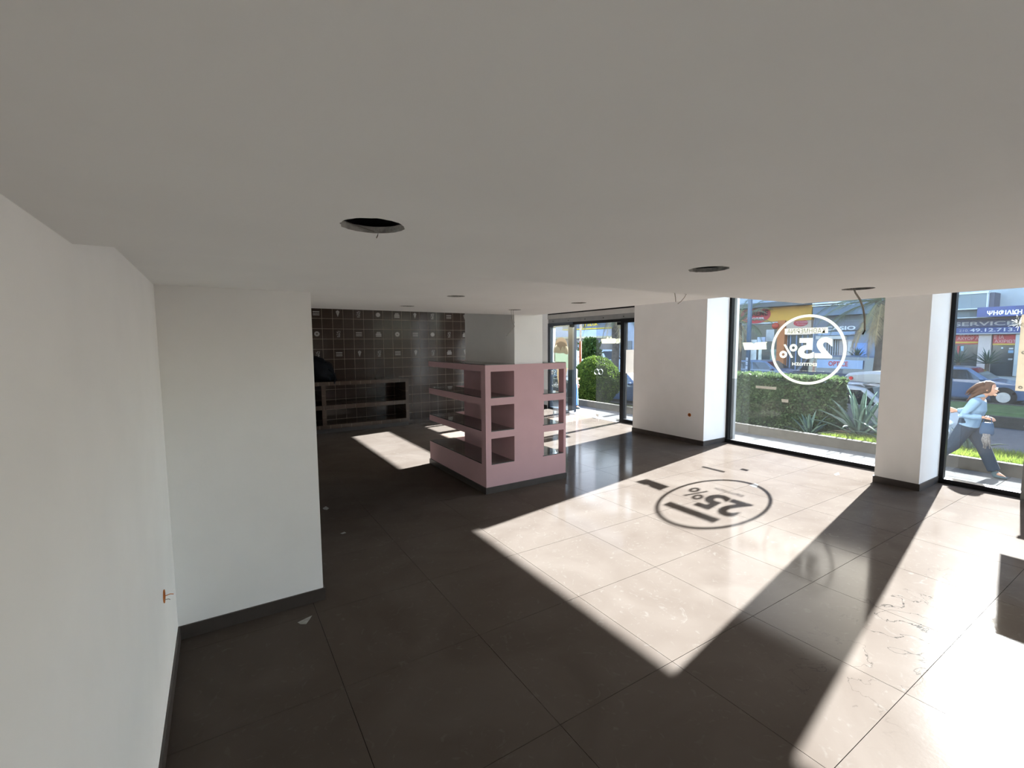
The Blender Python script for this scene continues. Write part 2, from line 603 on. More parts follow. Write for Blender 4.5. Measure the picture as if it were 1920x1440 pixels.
# dropped plasterboard ceilings with cut-out holes for lamps that are gone
def board(name, x0, x1, y0, y1, z, holes, fascia):
    o = bx(x0, x1, y0, y1, z, z + 0.016).build(name, M['ceil'], None)
    rnd = random.Random(name)
    if holes:
        cm = MB()
        for hx, hy, hr in holes:
            n = 40
            ang = [2 * math.pi * q / n for q in range(n)]
            rr = [hr * (1 + rnd.uniform(-0.02, 0.02) + (0.05 if rnd.random() < 0.1 else 0)) for _ in ang]
            vs_ = [(hx + r * math.cos(a), hy + r * math.sin(a), zz) for zz in (z - 0.05, z + 0.1) for a, r in zip(ang, rr)]
            cm.add(vs_, [tuple(range(n)), tuple(range(n, 2 * n))] + [(q, (q + 1) % n, n + (q + 1) % n, n + q) for q in range(n)])
        cut = cm.build('cutter', None)
        md = o.modifiers.new('holes', 'BOOLEAN')
        md.operation = 'DIFFERENCE'
        md.object = cut
        md.solver = 'EXACT'
        bpy.context.view_layer.update()
        me = bpy.data.meshes.new_from_object(o.evaluated_get(bpy.context.evaluated_depsgraph_get()))
        o.modifiers.clear()
        o.data = me
        me.materials.clear()
        me.materials.append(M['ceil'])
        me.materials.append(M['raw'])
        wx0, wx1, wy0, wy1 = x0 - o.location.x, x1 - o.location.x, y0 - o.location.y, y1 - o.location.y
        for p in me.polygons:
            c = p.center
            edge = min(abs(c.x - wx0), abs(c.x - wx1), abs(c.y - wy0), abs(c.y - wy1)) < 0.002
            p.material_index = 1 if (abs(p.normal.z) < 0.5 and not edge) else 0
        bpy.data.objects.remove(cut)
    o['kind'] = 'structure'
    f = MB()
    for b in fascia:
        f.box(*b)
    f.build('ceiling_fascia', M['ceil'], o)
    f2 = MB().box(x0 + 0.05, x1 - 0.06, y0 + 0.05, y1 - 0.06, z + 0.25, z + 0.27)
    f2.build('void_sheet', M['void'], o)  # black sheet added so the lamp holes look into darkness
    return o
ZA, ZM = 2.2825, 2.39
XA, XM, YA, YM = 3.65, 3.715, 1.755, 5.346
HR = 0.073
board('ceiling_low', XL, XA, YR, YA, ZA, [(0.329, 1.136, HR), (1.619, 1.128, HR), (2.914, 1.125, HR), (1.0, -1.2, HR), (2.4, -1.2, HR)],
      [(XA - 0.03, XA, YR, YA, ZA + 0.016, ZTOP), (XL, XA, YA - 0.03, YA, ZA + 0.016, ZTOP)])
board('ceiling_middle', XL, XM, YA + 0.001, YM, ZM, [(1.668, 3.479, HR), (1.658, 4.61, HR), (2.92, 4.536, HR), (2.973, 3.473, HR), (3.05, 2.415, 0.014), (3.19, 2.42, 0.014)],
      [(XM - 0.03, XM, YA + 0.001, YM, ZM + 0.016, ZTOP), (XL, XM, YM - 0.03, YM, ZM + 0.016, ZTOP), (XL, XM, YA + 0.001, YA + 0.031, ZM + 0.016, ZTOP)])

# ------------------------------------------------------------------ shop front
def pane(parent, y0, y1, z0, z1, x=XF, name='glass_pane'):
    return bx(x, x + 0.008, y0, y1, z0, z1).build(name, GL, parent)

def window(n, y0, y1, z1=3.585, mull=()):
    w = empty('window_%d' % n, (XF, (y0 + y1) / 2, 0), kind='structure')
    f = MB()
    f.box(8.55, 8.68, y0, y1, 0, 0.066)
    f.box(8.57, 8.66, y0, y1, z1 - 0.05, z1)
    f.box(8.57, 8.66, y0, y0 + 0.05, 0.066, z1 - 0.05)
    f.box(8.57, 8.66, y1 - 0.05, y1, 0.066, z1 - 0.05)
    for m in mull:
        f.box(8.57, 8.66, m - 0.025, m + 0.025, 0.066, z1 - 0.05)
    f.build('window_frame', M['black'], w)
    ys = [y0 + 0.05] + [q for m in mull for q in (m - 0.025, m + 0.025)] + [y1 - 0.05]
    for a, b in zip(sorted(ys)[0::2], sorted(ys)[1::2]):
        pane(w, a, b, 0.066, z1 - 0.05)
    return w
w1 = window(1, 2.69, 5.475)
w2 = window(2, YR + 1.7, 2.19, mull=(-5.4, -4.0, -2.6, -1.15, 0.3))  # unseen run behind the camera lengthened to let in more sun
# shutter guide outside the first window: pale above, grey below
bx(8.685, 8.76, 5.385, 5.475, 1.28, 3.53).build('shutter_guide', M['pale'], w1)
bx(8.685, 8.76, 5.385, 5.475, -0.05, 1.28).build('shutter_guide_foot', M['grey'], w1)

# low grey panel that closes the second window below waist height, with a cap that stands out
w2p = bx(8.50, 8.55, 0.30, 1.375, 0.0, 0.92).build('spandrel_panel', M['grey'], w2)
bx(8.48, 8.55, 0.30, 1.395, 0.92, 0.95).build('spandrel_cap', M['grey'], w2)

# entrance
ent = empty('door_1', (XF, 9.4, 0), kind='structure')
b = MB()
b.box(8.57, 8.70, 8.28, 8.40, 0, 2.61)                       # right jamb
b.box(8.57, 8.70, 7.30, 8.28, 0, 0.085)                      # sidelight sill
b.box(8.57, 8.70, 7.30, 8.28, 2.51, 2.61)
b.box(8.60, 8.69, 8.40, 10.27, 2.535, 2.61)                  # header
b.box(8.57, 8.70, 7.30, 11.44, 2.862, 2.95)                  # transom foot
b.box(8.57, 8.70, 7.30, 11.44, 3.47, 3.61)
b.box(8.57, 8.70, 7.30, 7.36, 2.95, 3.47).box(8.57, 8.70, 11.37, 11.44, 2.95, 3.47).box(8.57, 8.70, 7.36, 8.18, 2.95, 3.47)
b.build('door_frame', M['black'], ent)
b = MB().box(8.57, 8.72, 10.27, 10.46, 0, 2.61)
b.box(8.57, 8.70, 11.33, 11.44, 0, 2.61).box(8.57, 8.70, 10.46, 11.33, 2.50, 2.61).box(8.57, 8.70, 10.46, 11.33, 0, 0.05)
b.build('side_frame', M['bluepost'], ent)
bx(8.59, 8.70, 7.30, 11.44, 2.61, 2.735).build('closer_rail', M['grey'], ent)
bx(8.56, 8.72, 7.30, 11.44, 2.735, 2.862).build('lintel', M['lintel'], ent)
for q in range(6):
    y = 7.6 + 0.72 * q
    MB().cyl((8.578, y, 2.665), (8.59, y, 2.665), 0.012, 10).build('screw', M['black'], ent, smooth=False)
pane(ent, 7.30, 8.28, 0.085, 2.51, name='sidelight_pane')
pane(ent, 10.46, 11.33, 0.05, 2.50, name='sidelight_pane')
for a, c in ((8.18, 11.37),):
    pane(ent, a, c, 2.95, 3.47, name='transom_pane')
bx(8.45, 8.72, 8.40, 10.27, -0.002, 0.004).build('threshold', M['grey'], ent)

def leaf(nm, pivot, free, ent_parent):
    """Frameless glass door leaf with patch fittings and a round pull."""
    p, q = Vector((*pivot, 0)), Vector((*free, 0))
    d = (q - p).normalized()
    s = Vector((-d.y, d.x, 0))
    root = bpy.data.objects.new(nm, None)
    COL.objects.link(root)
    root.parent = ent_parent
    root.location = p - wpos(ent_parent)
    def slab(a, c, z0, z1, t):
        m = MB()
        vs_ = [p + d * u + s * (t * w) + Vector((0, 0, z)) for u in (a, c) for w in (-0.5, 0.5) for z in (z0, z1)]
        m.add(vs_, [(0, 1, 3, 2), (4, 6, 7, 5), (0, 4, 5, 1), (2, 3, 7, 6), (0, 2, 6, 4), (1, 5, 7, 3)])
        return m
    L = (q - p).length
    slab(0.0, L, 0.012, 2.525, 0.010).build('glass_leaf', GL, root)
    slab(0.0, 0.17, 0.008, 0.065, 0.034).build('pivot_fitting', M['steel'], root, bevel=0.003)
    slab(L - 0.11, L - 0.02, 0.025, 0.10, 0.034).build('lock_fitting', M['steel'], root, bevel=0.003)
    slab(0.0, 0.16, 2.46, 2.53, 0.034).build('top_fitting', M['black'], root, bevel=0.003)
    return root, p, d, s, L
lr, p, d, s, L = leaf('door_leaf', (8.655, 8.42), (8.565, 9.27), ent)
hm = MB()
for sg in (-1, 1):
    c = p + d * (L - 0.075) + s * (0.03 * sg) + Vector((0, 0, 1.235)) + d * (0.045 * sg)
    hm.ring(c, d, (0, 0, 1), 0.066, 0.080, 0.012, 32)
hm.build('ring_pull', M['steel'], lr)
ll, p2_, d2_, s2_, L2_ = leaf('door_leaf', (8.60, 10.235), (7.86, 10.25), ent)
hm = MB()
hm.ring(p2_ + d2_ * (L2_ - 0.09) + Vector((0, 0.02, 1.235)), d2_, (0, 0, 1), 0.066, 0.080, 0.012, 32)
hm.build('ring_pull', M['steel'], ll)

# ================================================================== THINGS INDOORS
# ---- pink display island around the column
IX0, IX1, IY0, IY1 = 2.93, 4.28, 5.27, 7.20
isl = empty('display_island', ((IX0 + IX1) / 2, (IY0 + IY1) / 2, 0), 'pink lacquered display island with glass-topped shelves wrapped around the inner column', 'display island')
def around(b, x0, x1, y0, y1, z0, z1, cx0=3.38, cx1=3.90, cy1=6.80):
    """Slab with a slot for the column core."""
    b.box(x0, cx0, y0, y1, z0, z1).box(cx1, x1, y0, y1, z0, z1).box(cx0, cx1, cy1, y1, z0, z1)
    return b
around(MB(), IX0 - 0.012, IX1 + 0.012, IY0 - 0.012, IY1 + 0.012, 0, 0.085).box(3.38, 3.90, IY0 - 0.012, 5.295, 0, 0.085).build('plinth', M['base'], isl)
around(MB(), IX0, IX1, IY0 + 0.12, IY1, 0.085, 0.385).build('base_box', M['pink'], isl)
for z0, z1 in ((0.738, 0.833), (1.184, 1.282), (1.634, 1.722)):
    around(MB(), IX0, IX1, IY0 + 0.12, IY1, z0, z1).build('shelf', M['pink'], isl)
fp = MB()
fp.box(IX0, 3.012, IY0, IY0 + 0.12, 0.085, 1.722)
fp.box(3.378, 3.862, IY0, 5.298, 0.085, 1.722)
fp.box(4.238, IX1, IY0, IY0 + 0.12, 0.085, 1.722)
for x0, x1 in ((3.012, 3.378), (3.862, 4.238)):
    for z0, z1 in ((0.085, 0.385), (0.738, 0.833), (1.184, 1.282), (1.634, 1.722)):
        fp.box(x0, x1, IY0, IY0 + 0.12, z0, z1)
fp.build('front_panel', M['pink'], isl)
cp = MB().box(3.38, 3.404, IY0 + 0.03, 6.80, 0.085, 1.722).box(3.876, 3.90, IY0 + 0.03, 6.80, 0.085, 1.722).box(3.404, 3.876, 6.781, 6.80, 0.085, 1.722)
cp.build('core_panel', M['pink'], isl)
edge = mat('dark glass edge', (0.03, 0.05, 0.045), 0.2, 0.1, 10)
for z in (0.385, 0.833, 1.282):
    g = MB().box(IX0 + 0.006, 3.375, IY0 + 0.135, IY1 - 0.006, z + 0.001, z + 0.009)
    g.build('shelf_glass', GLS, isl)
    MB().box(3.905, IX1 - 0.006, IY0 + 0.135, IY1 - 0.006, z + 0.001, z + 0.009).build('shelf_glass', GLS, isl)
    for e in ((IX0 + 0.001, IX0 + 0.006, IY0 + 0.125, IY1 - 0.001), (3.014, 3.376, IY0 + 0.001, IY0 + 0.006), (3.864, 4.236, IY0 + 0.001, IY0 + 0.006)):
        bx(*e, z, z + 0.009).build('glass_edge', edge, isl)
    MB().box(3.014, 3.376, IY0 + 0.006, IY0 + 0.135, z + 0.001, z + 0.009).build('shelf_glass', GLS, isl)
    MB().box(3.864, 4.236, IY0 + 0.006, IY0 + 0.135, z + 0.001, z + 0.009).build('shelf_glass', GLS, isl)
for x0, x1 in ((IX0 + 0.006, 3.39), (3.89, IX1 - 0.006)):
    MB().box(x0, x1, IY0 + 0.006, IY1 - 0.006, 1.723, 1.731).build('top_glass', GLS, isl)
    MB().box(x0 - 0.004, x1, IY0 + 0.001, IY0 + 0.006, 1.722, 1.731).box(x0 - 0.005, x0, IY0 + 0.001, IY1, 1.722, 1.731).build('glass_edge', edge, isl)

# ---- tiled display bench against the back wall
BF = 10.95
bench = empty('tiled_bench', (2.5, 11.35, 0), 'two-tier built-in bench clad in brown glazed tiles along the tiled wall', 'bench')
M['btile'] = mat('brown bench tile', (0.070, 0.049, 0.037), 0.2, 0.3, 2.0, 0.02, 6, spec=0.3)
core = mat('bench grout core', (0.30, 0.25, 0.20), 0.8, 0.1, 9)
BX0, BX1 = 0.95, 3.93
tiers = ((0.10, 0.186), (0.543, 0.636), (1.083, 1.169))
k = MB()
for z0, z1 in tiers:
    k.box(BX0, BX1 - 0.008, BF + 0.008, 11.745, z0, z1 - 0.007)
for x0, x1 in ((BX0, 1.04), (1.906, 1.996), (3.85, BX1 - 0.008)):
    for z0, z1 in ((0.186, 0.543), (0.636, 1.083)):
        k.box(x0 + 0.007, x1 - 0.007, BF + 0.008, 11.745, z0 - 0.007, z1)
k.build('bench_core', core, bench)
bx(BX0, BX1 - 0.008, BF + 0.06, 11.745, 0, 0.10).build('plinth', M['base'], bench)
for ti, (z0, z1) in enumerate(tiers):
    x, first = BX1, 0.13 if ti % 2 else 0.232
    while x > BX0 + 0.02:
        xa, first = max(x - first, BX0), 0.232
        bx(xa + 0.0035, x - 0.0035, BF, BF + 0.008, z0, z1).build('edge_tile', M['btile'], bench)
        y = BF
        for yb in (BF + 0.232, BF + 0.464, BF + 0.696, 11.745):
            bx(xa + 0.002, x - 0.002, y + 0.002, yb - 0.002, z1 - 0.007, z1).build('top_tile', M['btile'], bench)
            y = yb
        x = xa
for x0, x1 in ((BX0, 1.04), (1.906, 1.996), (3.85, BX1)):
    for z0, z1 in ((0.186, 0.365), (0.365, 0.543), (0.636, 0.86), (0.86, 1.083)):
        bx(x0, x1, BF, BF + 0.008, z0 + 0.002, z1 - 0.002).build('post_tile', M['btile'], bench)
        y = BF + 0.008
        for yb in (BF + 0.24, BF + 0.49, 11.74):
            for xa in (x0, x1 - 0.007):
                bx(xa, xa + 0.007, y + 0.002, yb - 0.002, z0 + 0.002, z1 - 0.002).build('side_tile', M['btile'], bench)
            y = yb

# ---- black bag slumped on the bench
M['nylon'] = mat('black nylon', (0.006, 0.007, 0.010), 0.6, 0.4, 9, 0.5, 25)
bag = empty('backpack', (2.0, 11.3, 1.169), 'slumped black backpack lying on the left end of the tiled bench', 'backpack')
def blob(c, r, seed, amp, nu=28, nv=18, flat=None):
    b_ = MB().sphere((0, 0, 0), 1.0, nu, nv)
    out = []
    for v_ in b_.v:
        n_ = noise.noise(v_ * 2.1 + Vector((seed, 0, 0))) * amp
        q = Vector((v_.x * r[0], v_.y * r[1], v_.z * r[2])) * (1 + n_) + Vector(c)
        if flat is not None:
            q.z = max(q.z, flat)
        out.append(q)
    b_.v = out
    return b_
bb = blob((0, 0, 0), (0.30, 0.24, 0.30), 3.3, 0.28)
bb.v = [Vector((v_.x + 1.93 - 0.35 * min(0, v_.z + 0.05) * (1 if v_.x > 0 else 0) - 0.28 * v_.z, v_.y + 11.28, max(v_.z * 1.0 + 1.42, 1.171))) for v_ in bb.v]
bb.build('bag_body', M['nylon'], bag, smooth=True)
MB().tube([(2.10, 11.10, 1.45), (2.17, 11.04, 1.38), (2.22, 11.0, 1.26), (2.20, 10.96, 1.186), (2.19, 10.93, 1.15), (2.19, 10.93, 1.12)], 0.013, 6).build('strap', M['nylon'], bag, smooth=True)
MB().tube([(1.99, 11.14, 1.60), (2.10, 11.08, 1.62), (2.19, 11.08, 1.53)], 0.012, 6).build('handle_loop', M['nylon'], bag, smooth=True)

# ---- junction boxes left open in the walls
def jbox(c, nrm, label):
    c, nrm = Vector(c), Vector(nrm)
    e = empty('junction_box', c, label, 'junction box', 'open junction boxes in the walls')
    side = Vector((0, 0, 1)).cross(nrm)
    MB().ring(c + nrm * 0.001, side, (0, 0, 1), 0.026, 0.036, 0.004, 20).build('box_rim', M['orange'], e)
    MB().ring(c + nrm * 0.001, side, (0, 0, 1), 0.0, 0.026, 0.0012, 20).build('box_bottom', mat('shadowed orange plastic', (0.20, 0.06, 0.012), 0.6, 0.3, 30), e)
    MB().tube([c + nrm * 0.002, c + nrm * 0.03 + Vector((0, 0, 0.006)), c + nrm * 0.045 + Vector((0, 0, 0.001))], 0.0022, 6).build('wire', M['orange'], e)
    MB().tube([c + nrm * 0.002 - Vector((0, 0, 0.02)), c + nrm * 0.02 - Vector((0, 0, 0.02)), c + nrm * 0.028 - Vector((0, 0, 0.026))], 0.0022, 6).build('wire', M['cable'], e)
jbox((XL, 3.12, 0.61), (1, 0, 0), 'orange junction box low on the bare left wall')
jbox((7.86, 5.80, 0.568), (-1, 0, 0), 'orange junction box on the white pier beside the window')

# ---- wires left hanging from the ceiling holes
def wire(pts, r, label, m=None, name='hanging_wire'):
    o = MB().tube(pts, r, 8).build(name, m or M['cable'], None, smooth=True)
    return tag(o, label, 'wire', 'wires hanging from the ceiling holes')
def pth(pix, ax, vals):
    return [on(x, y, ax, v_) for (x, y), v_ in zip(pix, vals)]
hz = 1.125
cab = empty('hanging_cable', (2.86, hz, 2.28), 'thick grey cable hanging from the ceiling hole in front of the window', 'cable')
cp_ = [Vector((2.88, 1.14, 2.36)), Vector((2.87, 1.13, 2.29))] + pth([(1604, 549), (1612, 561), (1618, 576), (1621, 594), (1621.5, 610), (1621.5, 620)], 1, [1.125, 1.12, 1.12, 1.12, 1.12, 1.12])
MB().tube(cp_, [0.0045] * 3 + [0.005] * 5, 8).build('sheath', M['cable'], cab, smooth=True)
MB().tube(pth([(1621.5, 619), (1620, 623), (1617.5, 626.5)], 1, [1.12] * 3), 0.004, 8).build('cut_end', M['black'], cab, smooth=True)
MB().tube(pth([(1620, 620), (1612, 624), (1602, 627), (1594, 627)], 1, [1.12, 1.12, 1.12, 1.12]), 0.0012, 6).build('loose_core', M['cable'], cab, smooth=True)
wire([(0.27, 1.19, 2.30)] + pth([(709, 437), (708, 442), (706, 446)], 2, [2.285, 2.272, 2.262]), 0.0012, 'short stub of wire at the largest ceiling hole')
wire([(3.05, 2.415, 2.43)] + pth([(1265, 549), (1266.5, 558), (1267, 566)], 1, [2.41] * 3), 0.0028, 'left of two wire ends hanging before the white pier')
wire([(3.19, 2.42, 2.43)] + pth([(1287, 551), (1283, 558), (1277, 565), (1271, 569.5)], 1, [2.42] * 4), 0.0028, 'right of two wire ends hanging before the white pier, bent inwards')
wire([(2.90, 4.53, 2.43)] + pth([(958.5, 583), (959.5, 596), (961.5, 606), (965, 612), (960, 619), (949.5, 630)], 1, [4.53, 4.53, 4.53, 4.53, 4.50, 4.45]), 0.0024, 'kinked pale wire hanging in front of the inner column')
wire([(2.96, 4.55, 2.43)] + pth([(962, 583), (963, 594), (964.5, 606)], 1, [4.55] * 3), 0.0022, 'short straight wire hanging in front of the inner column')
wire([(2.99, 3.45, 2.43)] + pth([(1089, 567), (1089.5, 569.5)], 1, [3.45, 3.45]), 0.003, 'wire end across the small ceiling hole before the entrance')

# ---- marks lying on the floor
def scrap(pix, label, m):
    pts = [on(x, y, 2, 0.0015) for x, y in pix]
    c = sum(pts, Vector()) / len(pts)
    o = MB().prism([(q.x - c.x, q.y - c.y) for q in pts], (c.x, c.y, 0.0005), (1, 0, 0), (0, 1, 0), 0.0012).build('paper_scrap', m)
    return tag(o, label, 'scrap', 'scraps on the floor')
M['scrap'] = mat('dirty paper', (0.24, 0.24, 0.23), 0.8, 0.2, 30)
scrap([(558, 1167), (572, 1160), (585, 1154), (580, 1162), (574, 1170), (563, 1170)], 'torn pale paper scrap on the floor by the left pillar', M['scrap'])
scrap([(605, 953), (611, 949), (617, 953), (613, 956), (607, 955)], 'crumpled scrap on the dark floor beside the left pillar edge', M['scrap'])
scrap([(638, 1000), (646, 997), (649, 999), (642, 1001)], 'tiny paper chip on the dark floor between pillar and island', M['scrap'])
scrap([(1405, 910), (1416, 906), (1422, 909), (1419, 914), (1412, 913)], 'small black lump on the sunlit floor at the ring shadow', M['black'])
scrap([(1564, 889), (1572, 886), (1574, 890), (1567, 891)], 'grey chip on the sunlit floor before the big window', M['dust'])

# ---- vinyl sign on the first window: reads from the street, so it is mirrored from in here
SX = XF - 0.0015
UX, UY = Vector((0, 1, 0)), Vector((0, 0, 1))
SC = Vector((SX, 4.045, 1.867))
sign = empty('window_sign', SC, 'round cream vinyl sale sign on the big window, lettering mirrored', 'sign')
TH = 0
MB().ring(SC, UX, UY, 0.562, 0.606, TH, 96).build('sign_ring', M['cream'], sign)
def yz(px, py):
    q = on(px, py, 0, SX)
    return q.y, q.z
def plate(pix, name, m, parent):
    pts = [yz(*q) for q in pix]
    return MB().prism(pts, (SX, 0, 0), UX, UY, TH).build(name, m, parent)
plate([(1552, 613.5), (1552.5, 624.5), (1471.5, 627), (1471.5, 616.5)], 'sign_banner', M['cream'], sign)
M['ink'] = mat('grey green print', (0.10, 0.11, 0.09), 0.6, 0.1, 10)
def label_on(body, x0, x1, ytop, ybot, m, parent, name, bold=0.0, dx=-0.0012):
    """Lettering that starts at the right (x0) and runs left in the photo."""
    ya, zb = yz(x0, ybot)
    yb_, zt = yz(x1, ytop)
    return text_on(MB(), body, (SX + dx, ya, zb), UX, UY, yb_ - ya, zt - zb, bold).build(name, m, parent)
label_on('ΚΑΘΗΜΕΡΙΝΑ', 1547, 1476.5, 616.8, 624.3, M['ink'], sign, 'banner_lettering', 0.0, -0.0022)
label_on('2', 1560, 1529, 632.5, 672, M['cream'], sign, 'figure_two', 0.045)
label_on('5', 1525.5, 1497, 634, 673, M['cream'], sign, 'figure_five', 0.045)
pc = MB()
for cx, cy in ((1487.5, 652), (1468.5, 664.5)):
    y_, z_ = yz(cx, cy)
    pc.ring((SX, y_, z_), UX, UY, 0.026, 0.066, TH, 28)
q = [yz(*t) for t in ((1469, 646), (1473, 645.5), (1487, 670.5), (1483, 671))]
pc.prism(q, (SX, 0, 0), UX, UY, TH)
pc.build('percent_sign', M['cream'], sign)
label_on('ΕΚΠΤΩΣΗ', 1531.5, 1485.5, 679.5, 686.5, M['cream'], sign, 'word_lettering', 0.03)
label_on('Δεν του προσφορά εξωδίνεται σε είδη ημάδες', 1545, 1473.5, 693.6, 697.2, M['cream'], sign, 'small_print', 0.01)
label_on('με αυτές τις εκπτώσεις, σε συνδυασμένες προωθητικές', 1551, 1469, 697.5, 701.2, M['cream'], sign, 'small_print', 0.01)
label_on('ή αγορές 20 λεπτά ημερών', 1530, 1485, 702, 705.2, M['cream'], sign, 'small_print', 0.01)
tp = plate([(1392.5, 642.5), (1408, 642), (1413, 644.5), (1418, 642), (1437, 641), (1438.5, 641.5), (1436.5, 643.5), (1437, 655), (1396, 656)], 'tape_strip', M['tape'], None)
tag(tp, 'torn pale yellow tape strip on the big window left of the round sign', 'tape')
for pix, lb in (([(1417, 723), (1456, 726), (1455, 731), (1417, 727.5)], 'long grey tape strip low on the big window before the hedge'),
                ([(1465, 748), (1478, 749), (1478, 755), (1466, 754)], 'short grey tape scrap low on the big window')):
    tag(plate(pix, 'tape_strip', mat('grey tape', (0.40, 0.36, 0.31), 0.6, 0.1, 20, trans=0.02), None), lb, 'tape')
# poster sheet and cracked spot on the second window
po = empty('poster_sheet', (SX - 0.01, 1.1, 1.36), 'blank cream sheet with eyelets hung on the right-hand window', 'poster')
yl, zl = yz(1903.5, 732.5)
M['sheet'] = mat('cream banner sheet', (0.74, 0.69, 0.60), 0.7, 0.04, 5, trans=0.18)
bx(SX - 0.012, SX - 0.010, 0.72, yl, zl, 2.33).build('sheet', M['sheet'], po)
for ey in (yl - 0.045, yl - 0.40):
    for ez in (zl + 0.045, zl + 0.49, zl + 0.90):
        MB().ring((SX - 0.0125, ey, ez), UX, UY, 0.009, 0.019, -0.002, 18).build('eyelet', M['steel'], po)
ck = MB()
cy_, cz_ = yz(1911, 606)
rk = random.Random(5)
for q in range(22):
    a = rk.uniform(0, 2 * math.pi); l0, l1 = rk.uniform(0.0, 0.02), rk.uniform(0.04, 0.11)
    e_ = UX * math.cos(a) + UY * math.sin(a)
    c0 = Vector((SX - 0.001, cy_, cz_))
    ck.bar(c0 + e_ * l0, c0 + e_ * l1, rk.uniform(0.003, 0.012), 0.0008, up=(1, 0, 0))
tag(ck.build('glass_crack', mat('white crushed glass', (0.85, 0.87, 0.86), 0.4, 0.05, 40, trans=0.15)), 'white star-shaped crack in the right-hand window beside the poster', 'crack')

# ---- things stuck on the entrance glass
def plate_at(xp, pix, name, m, parent=None, th=0):
    pts = []
    for x, y in pix:
        q_ = on(x, y, 0, xp)
        pts.append((q_.y, q_.z))
    return MB().prism(pts, (xp, 0, 0), UX, UY, th).build(name, m, parent)
DX = 8.555
tag(plate_at(8.545, [(1127, 635.5), (1137, 634.8), (1139.5, 631), (1141.5, 634.6), (1153, 634.5), (1155.5, 636), (1155, 641.5), (1152, 644), (1129, 644), (1127.5, 640)], 'tape_strip', M['tape']), 'pale yellow taped note on the glass door leaf', 'note')
tag(plate_at(XF - 0.002, [(1174, 656), (1189, 655.5), (1188, 699), (1173, 700)], 'notice_sheet', mat('grey beige paper', (0.40, 0.37, 0.34), 0.8, 0.05, 5, trans=0.06)), 'plain grey beige notice taped inside the entrance sidelight', 'notice')
ice = empty('ice_cream_decal', (XF - 0.003, 10.9, 0.9), 'ice cream cone decal on the glass left of the entrance', 'decal')
IXP = XF - 0.002
plate_at(IXP, [(1037, 611), (1041.5, 611), (1041, 690), (1036.5, 690)], 'white_stripe', mat('white vinyl', (0.7, 0.72, 0.72), 0.5, 0.03, 4, trans=0.08), ice)
def arc(cx, cy, rx, ry, a0, a1, n=14):
    return [(cx + rx * math.cos(math.radians(a0 + (a1 - a0) * t / n)), cy - ry * math.sin(math.radians(a0 + (a1 - a0) * t / n))) for t in range(n + 1)]
plate_at(IXP - 0.001, arc(1052, 664, 13, 20, 0, 180) + [(1039, 690), (1066, 690)], 'mint_scoop', mat('mint print', (0.36, 0.47, 0.34), 0.5, 0.05, 6, trans=0.08), ice)
plate_at(IXP - 0.0022, arc(1052, 660, 14, 20, -5, 185) + [(1043, 661.5), (1049, 663), (1056, 661.5), (1062, 665), (1066.5, 663)], 'vanilla_scoop', mat('vanilla print', (0.72, 0.56, 0.40), 0.5, 0.05, 6, trans=0.08), ice)
plate_at(IXP - 0.0034, arc(1052, 648, 11.5, 15.5, -5, 185) + [(1043.5, 646), (1046, 650), (1049, 652), (1051, 658), (1053, 652), (1056, 649), (1058, 656), (1059.5, 649)], 'chocolate_sauce', mat('chocolate print', (0.36, 0.23, 0.14), 0.5, 0.05, 6, trans=0.06), ice)
plate_at(IXP - 0.001, [(1043, 690), (1064, 690), (1054, 737), (1049, 737)], 'cone', mat('waffle print', (0.66, 0.46, 0.26), 0.5, 0.2, 40, trans=0.06), ice)
dl = MB()
for body, x0, x1, yt, yb2 in (('mε', 1047, 1034.5, 716, 727), ('%', 1041, 1031.5, 694, 703)):
    a_, c_ = on(x0, yb2, 0, IXP - 0.004), on(x1, yt, 0, IXP - 0.004)
    text_on(dl, body, a_, UX, UY, c_.y - a_.y, c_.z - a_.z, 0.03)
dl.build('lettering', mat('white vinyl lettering', (0.8, 0.8, 0.8), 0.5, 0.03, 4), ice)

# ================================================================== THE STREET
M['pave'] = mat('pale pavement slab', (0.062, 0.061, 0.060), 1.0, 0.10, 5, 0.15, 40, spec=0.0)
M['kerb'] = mat('concrete kerb', (0.046, 0.041, 0.034), 0.9, 0.12, 9, 0.2, 50, spec=0.1)
M['asphalt'] = mat('grey asphalt', (0.055, 0.057, 0.062), 0.9, 0.15, 6, 0.3, 120, spec=0.1)
M['soil'] = mat('brown planter soil', (0.07, 0.055, 0.035), 0.95, 0.3, 8, 0.4, 30)
M['lawn'] = mat('median lawn', (0.05, 0.075, 0.025), 0.95, 0.4, 5, 0.4, 40)
YS0, YS1 = -14.0, 62.0
pave = struct(bx(8.70, 11.0, YS0, YS1, PAVE_Z - 0.2, PAVE_Z - 0.012), 'floor_pavement', M['kerb'])
pm = {}
for i in range(3):
    for j in range(-3, 24):
        w, d_ = 0.765, 0.80
        if 'p' not in pm:
            o = bx(-w / 2 + 0.004, w / 2 - 0.004, -d_ / 2 + 0.004, d_ / 2 - 0.004, -0.013, 0).build('paving_slab', M['pave'], pave, local=True)
            pm['p'] = o.data
        else:
            o = bpy.data.objects.new('paving_slab', pm['p'])
            COL.objects.link(o)
            o.parent = pave
        o.location = Vector((8.705 + w * (i + 0.5), 0.3 + d_ * (j + 0.5), PAVE_Z)) - pave.location
struct(bx(8.70, 8.80, YS0, YS1, PAVE_Z, -0.012), 'trim_1', M['pave'])
struct(bx(8.80, 9.30, 8.2, 10.6, PAVE_Z, -0.13), 'floor_step', M['pave'])
struct(bx(11.0, 11.13, YS0, YS1, PAVE_Z - 0.1, -0.035), 'trim_2', M['kerb'], bevel=0.012)
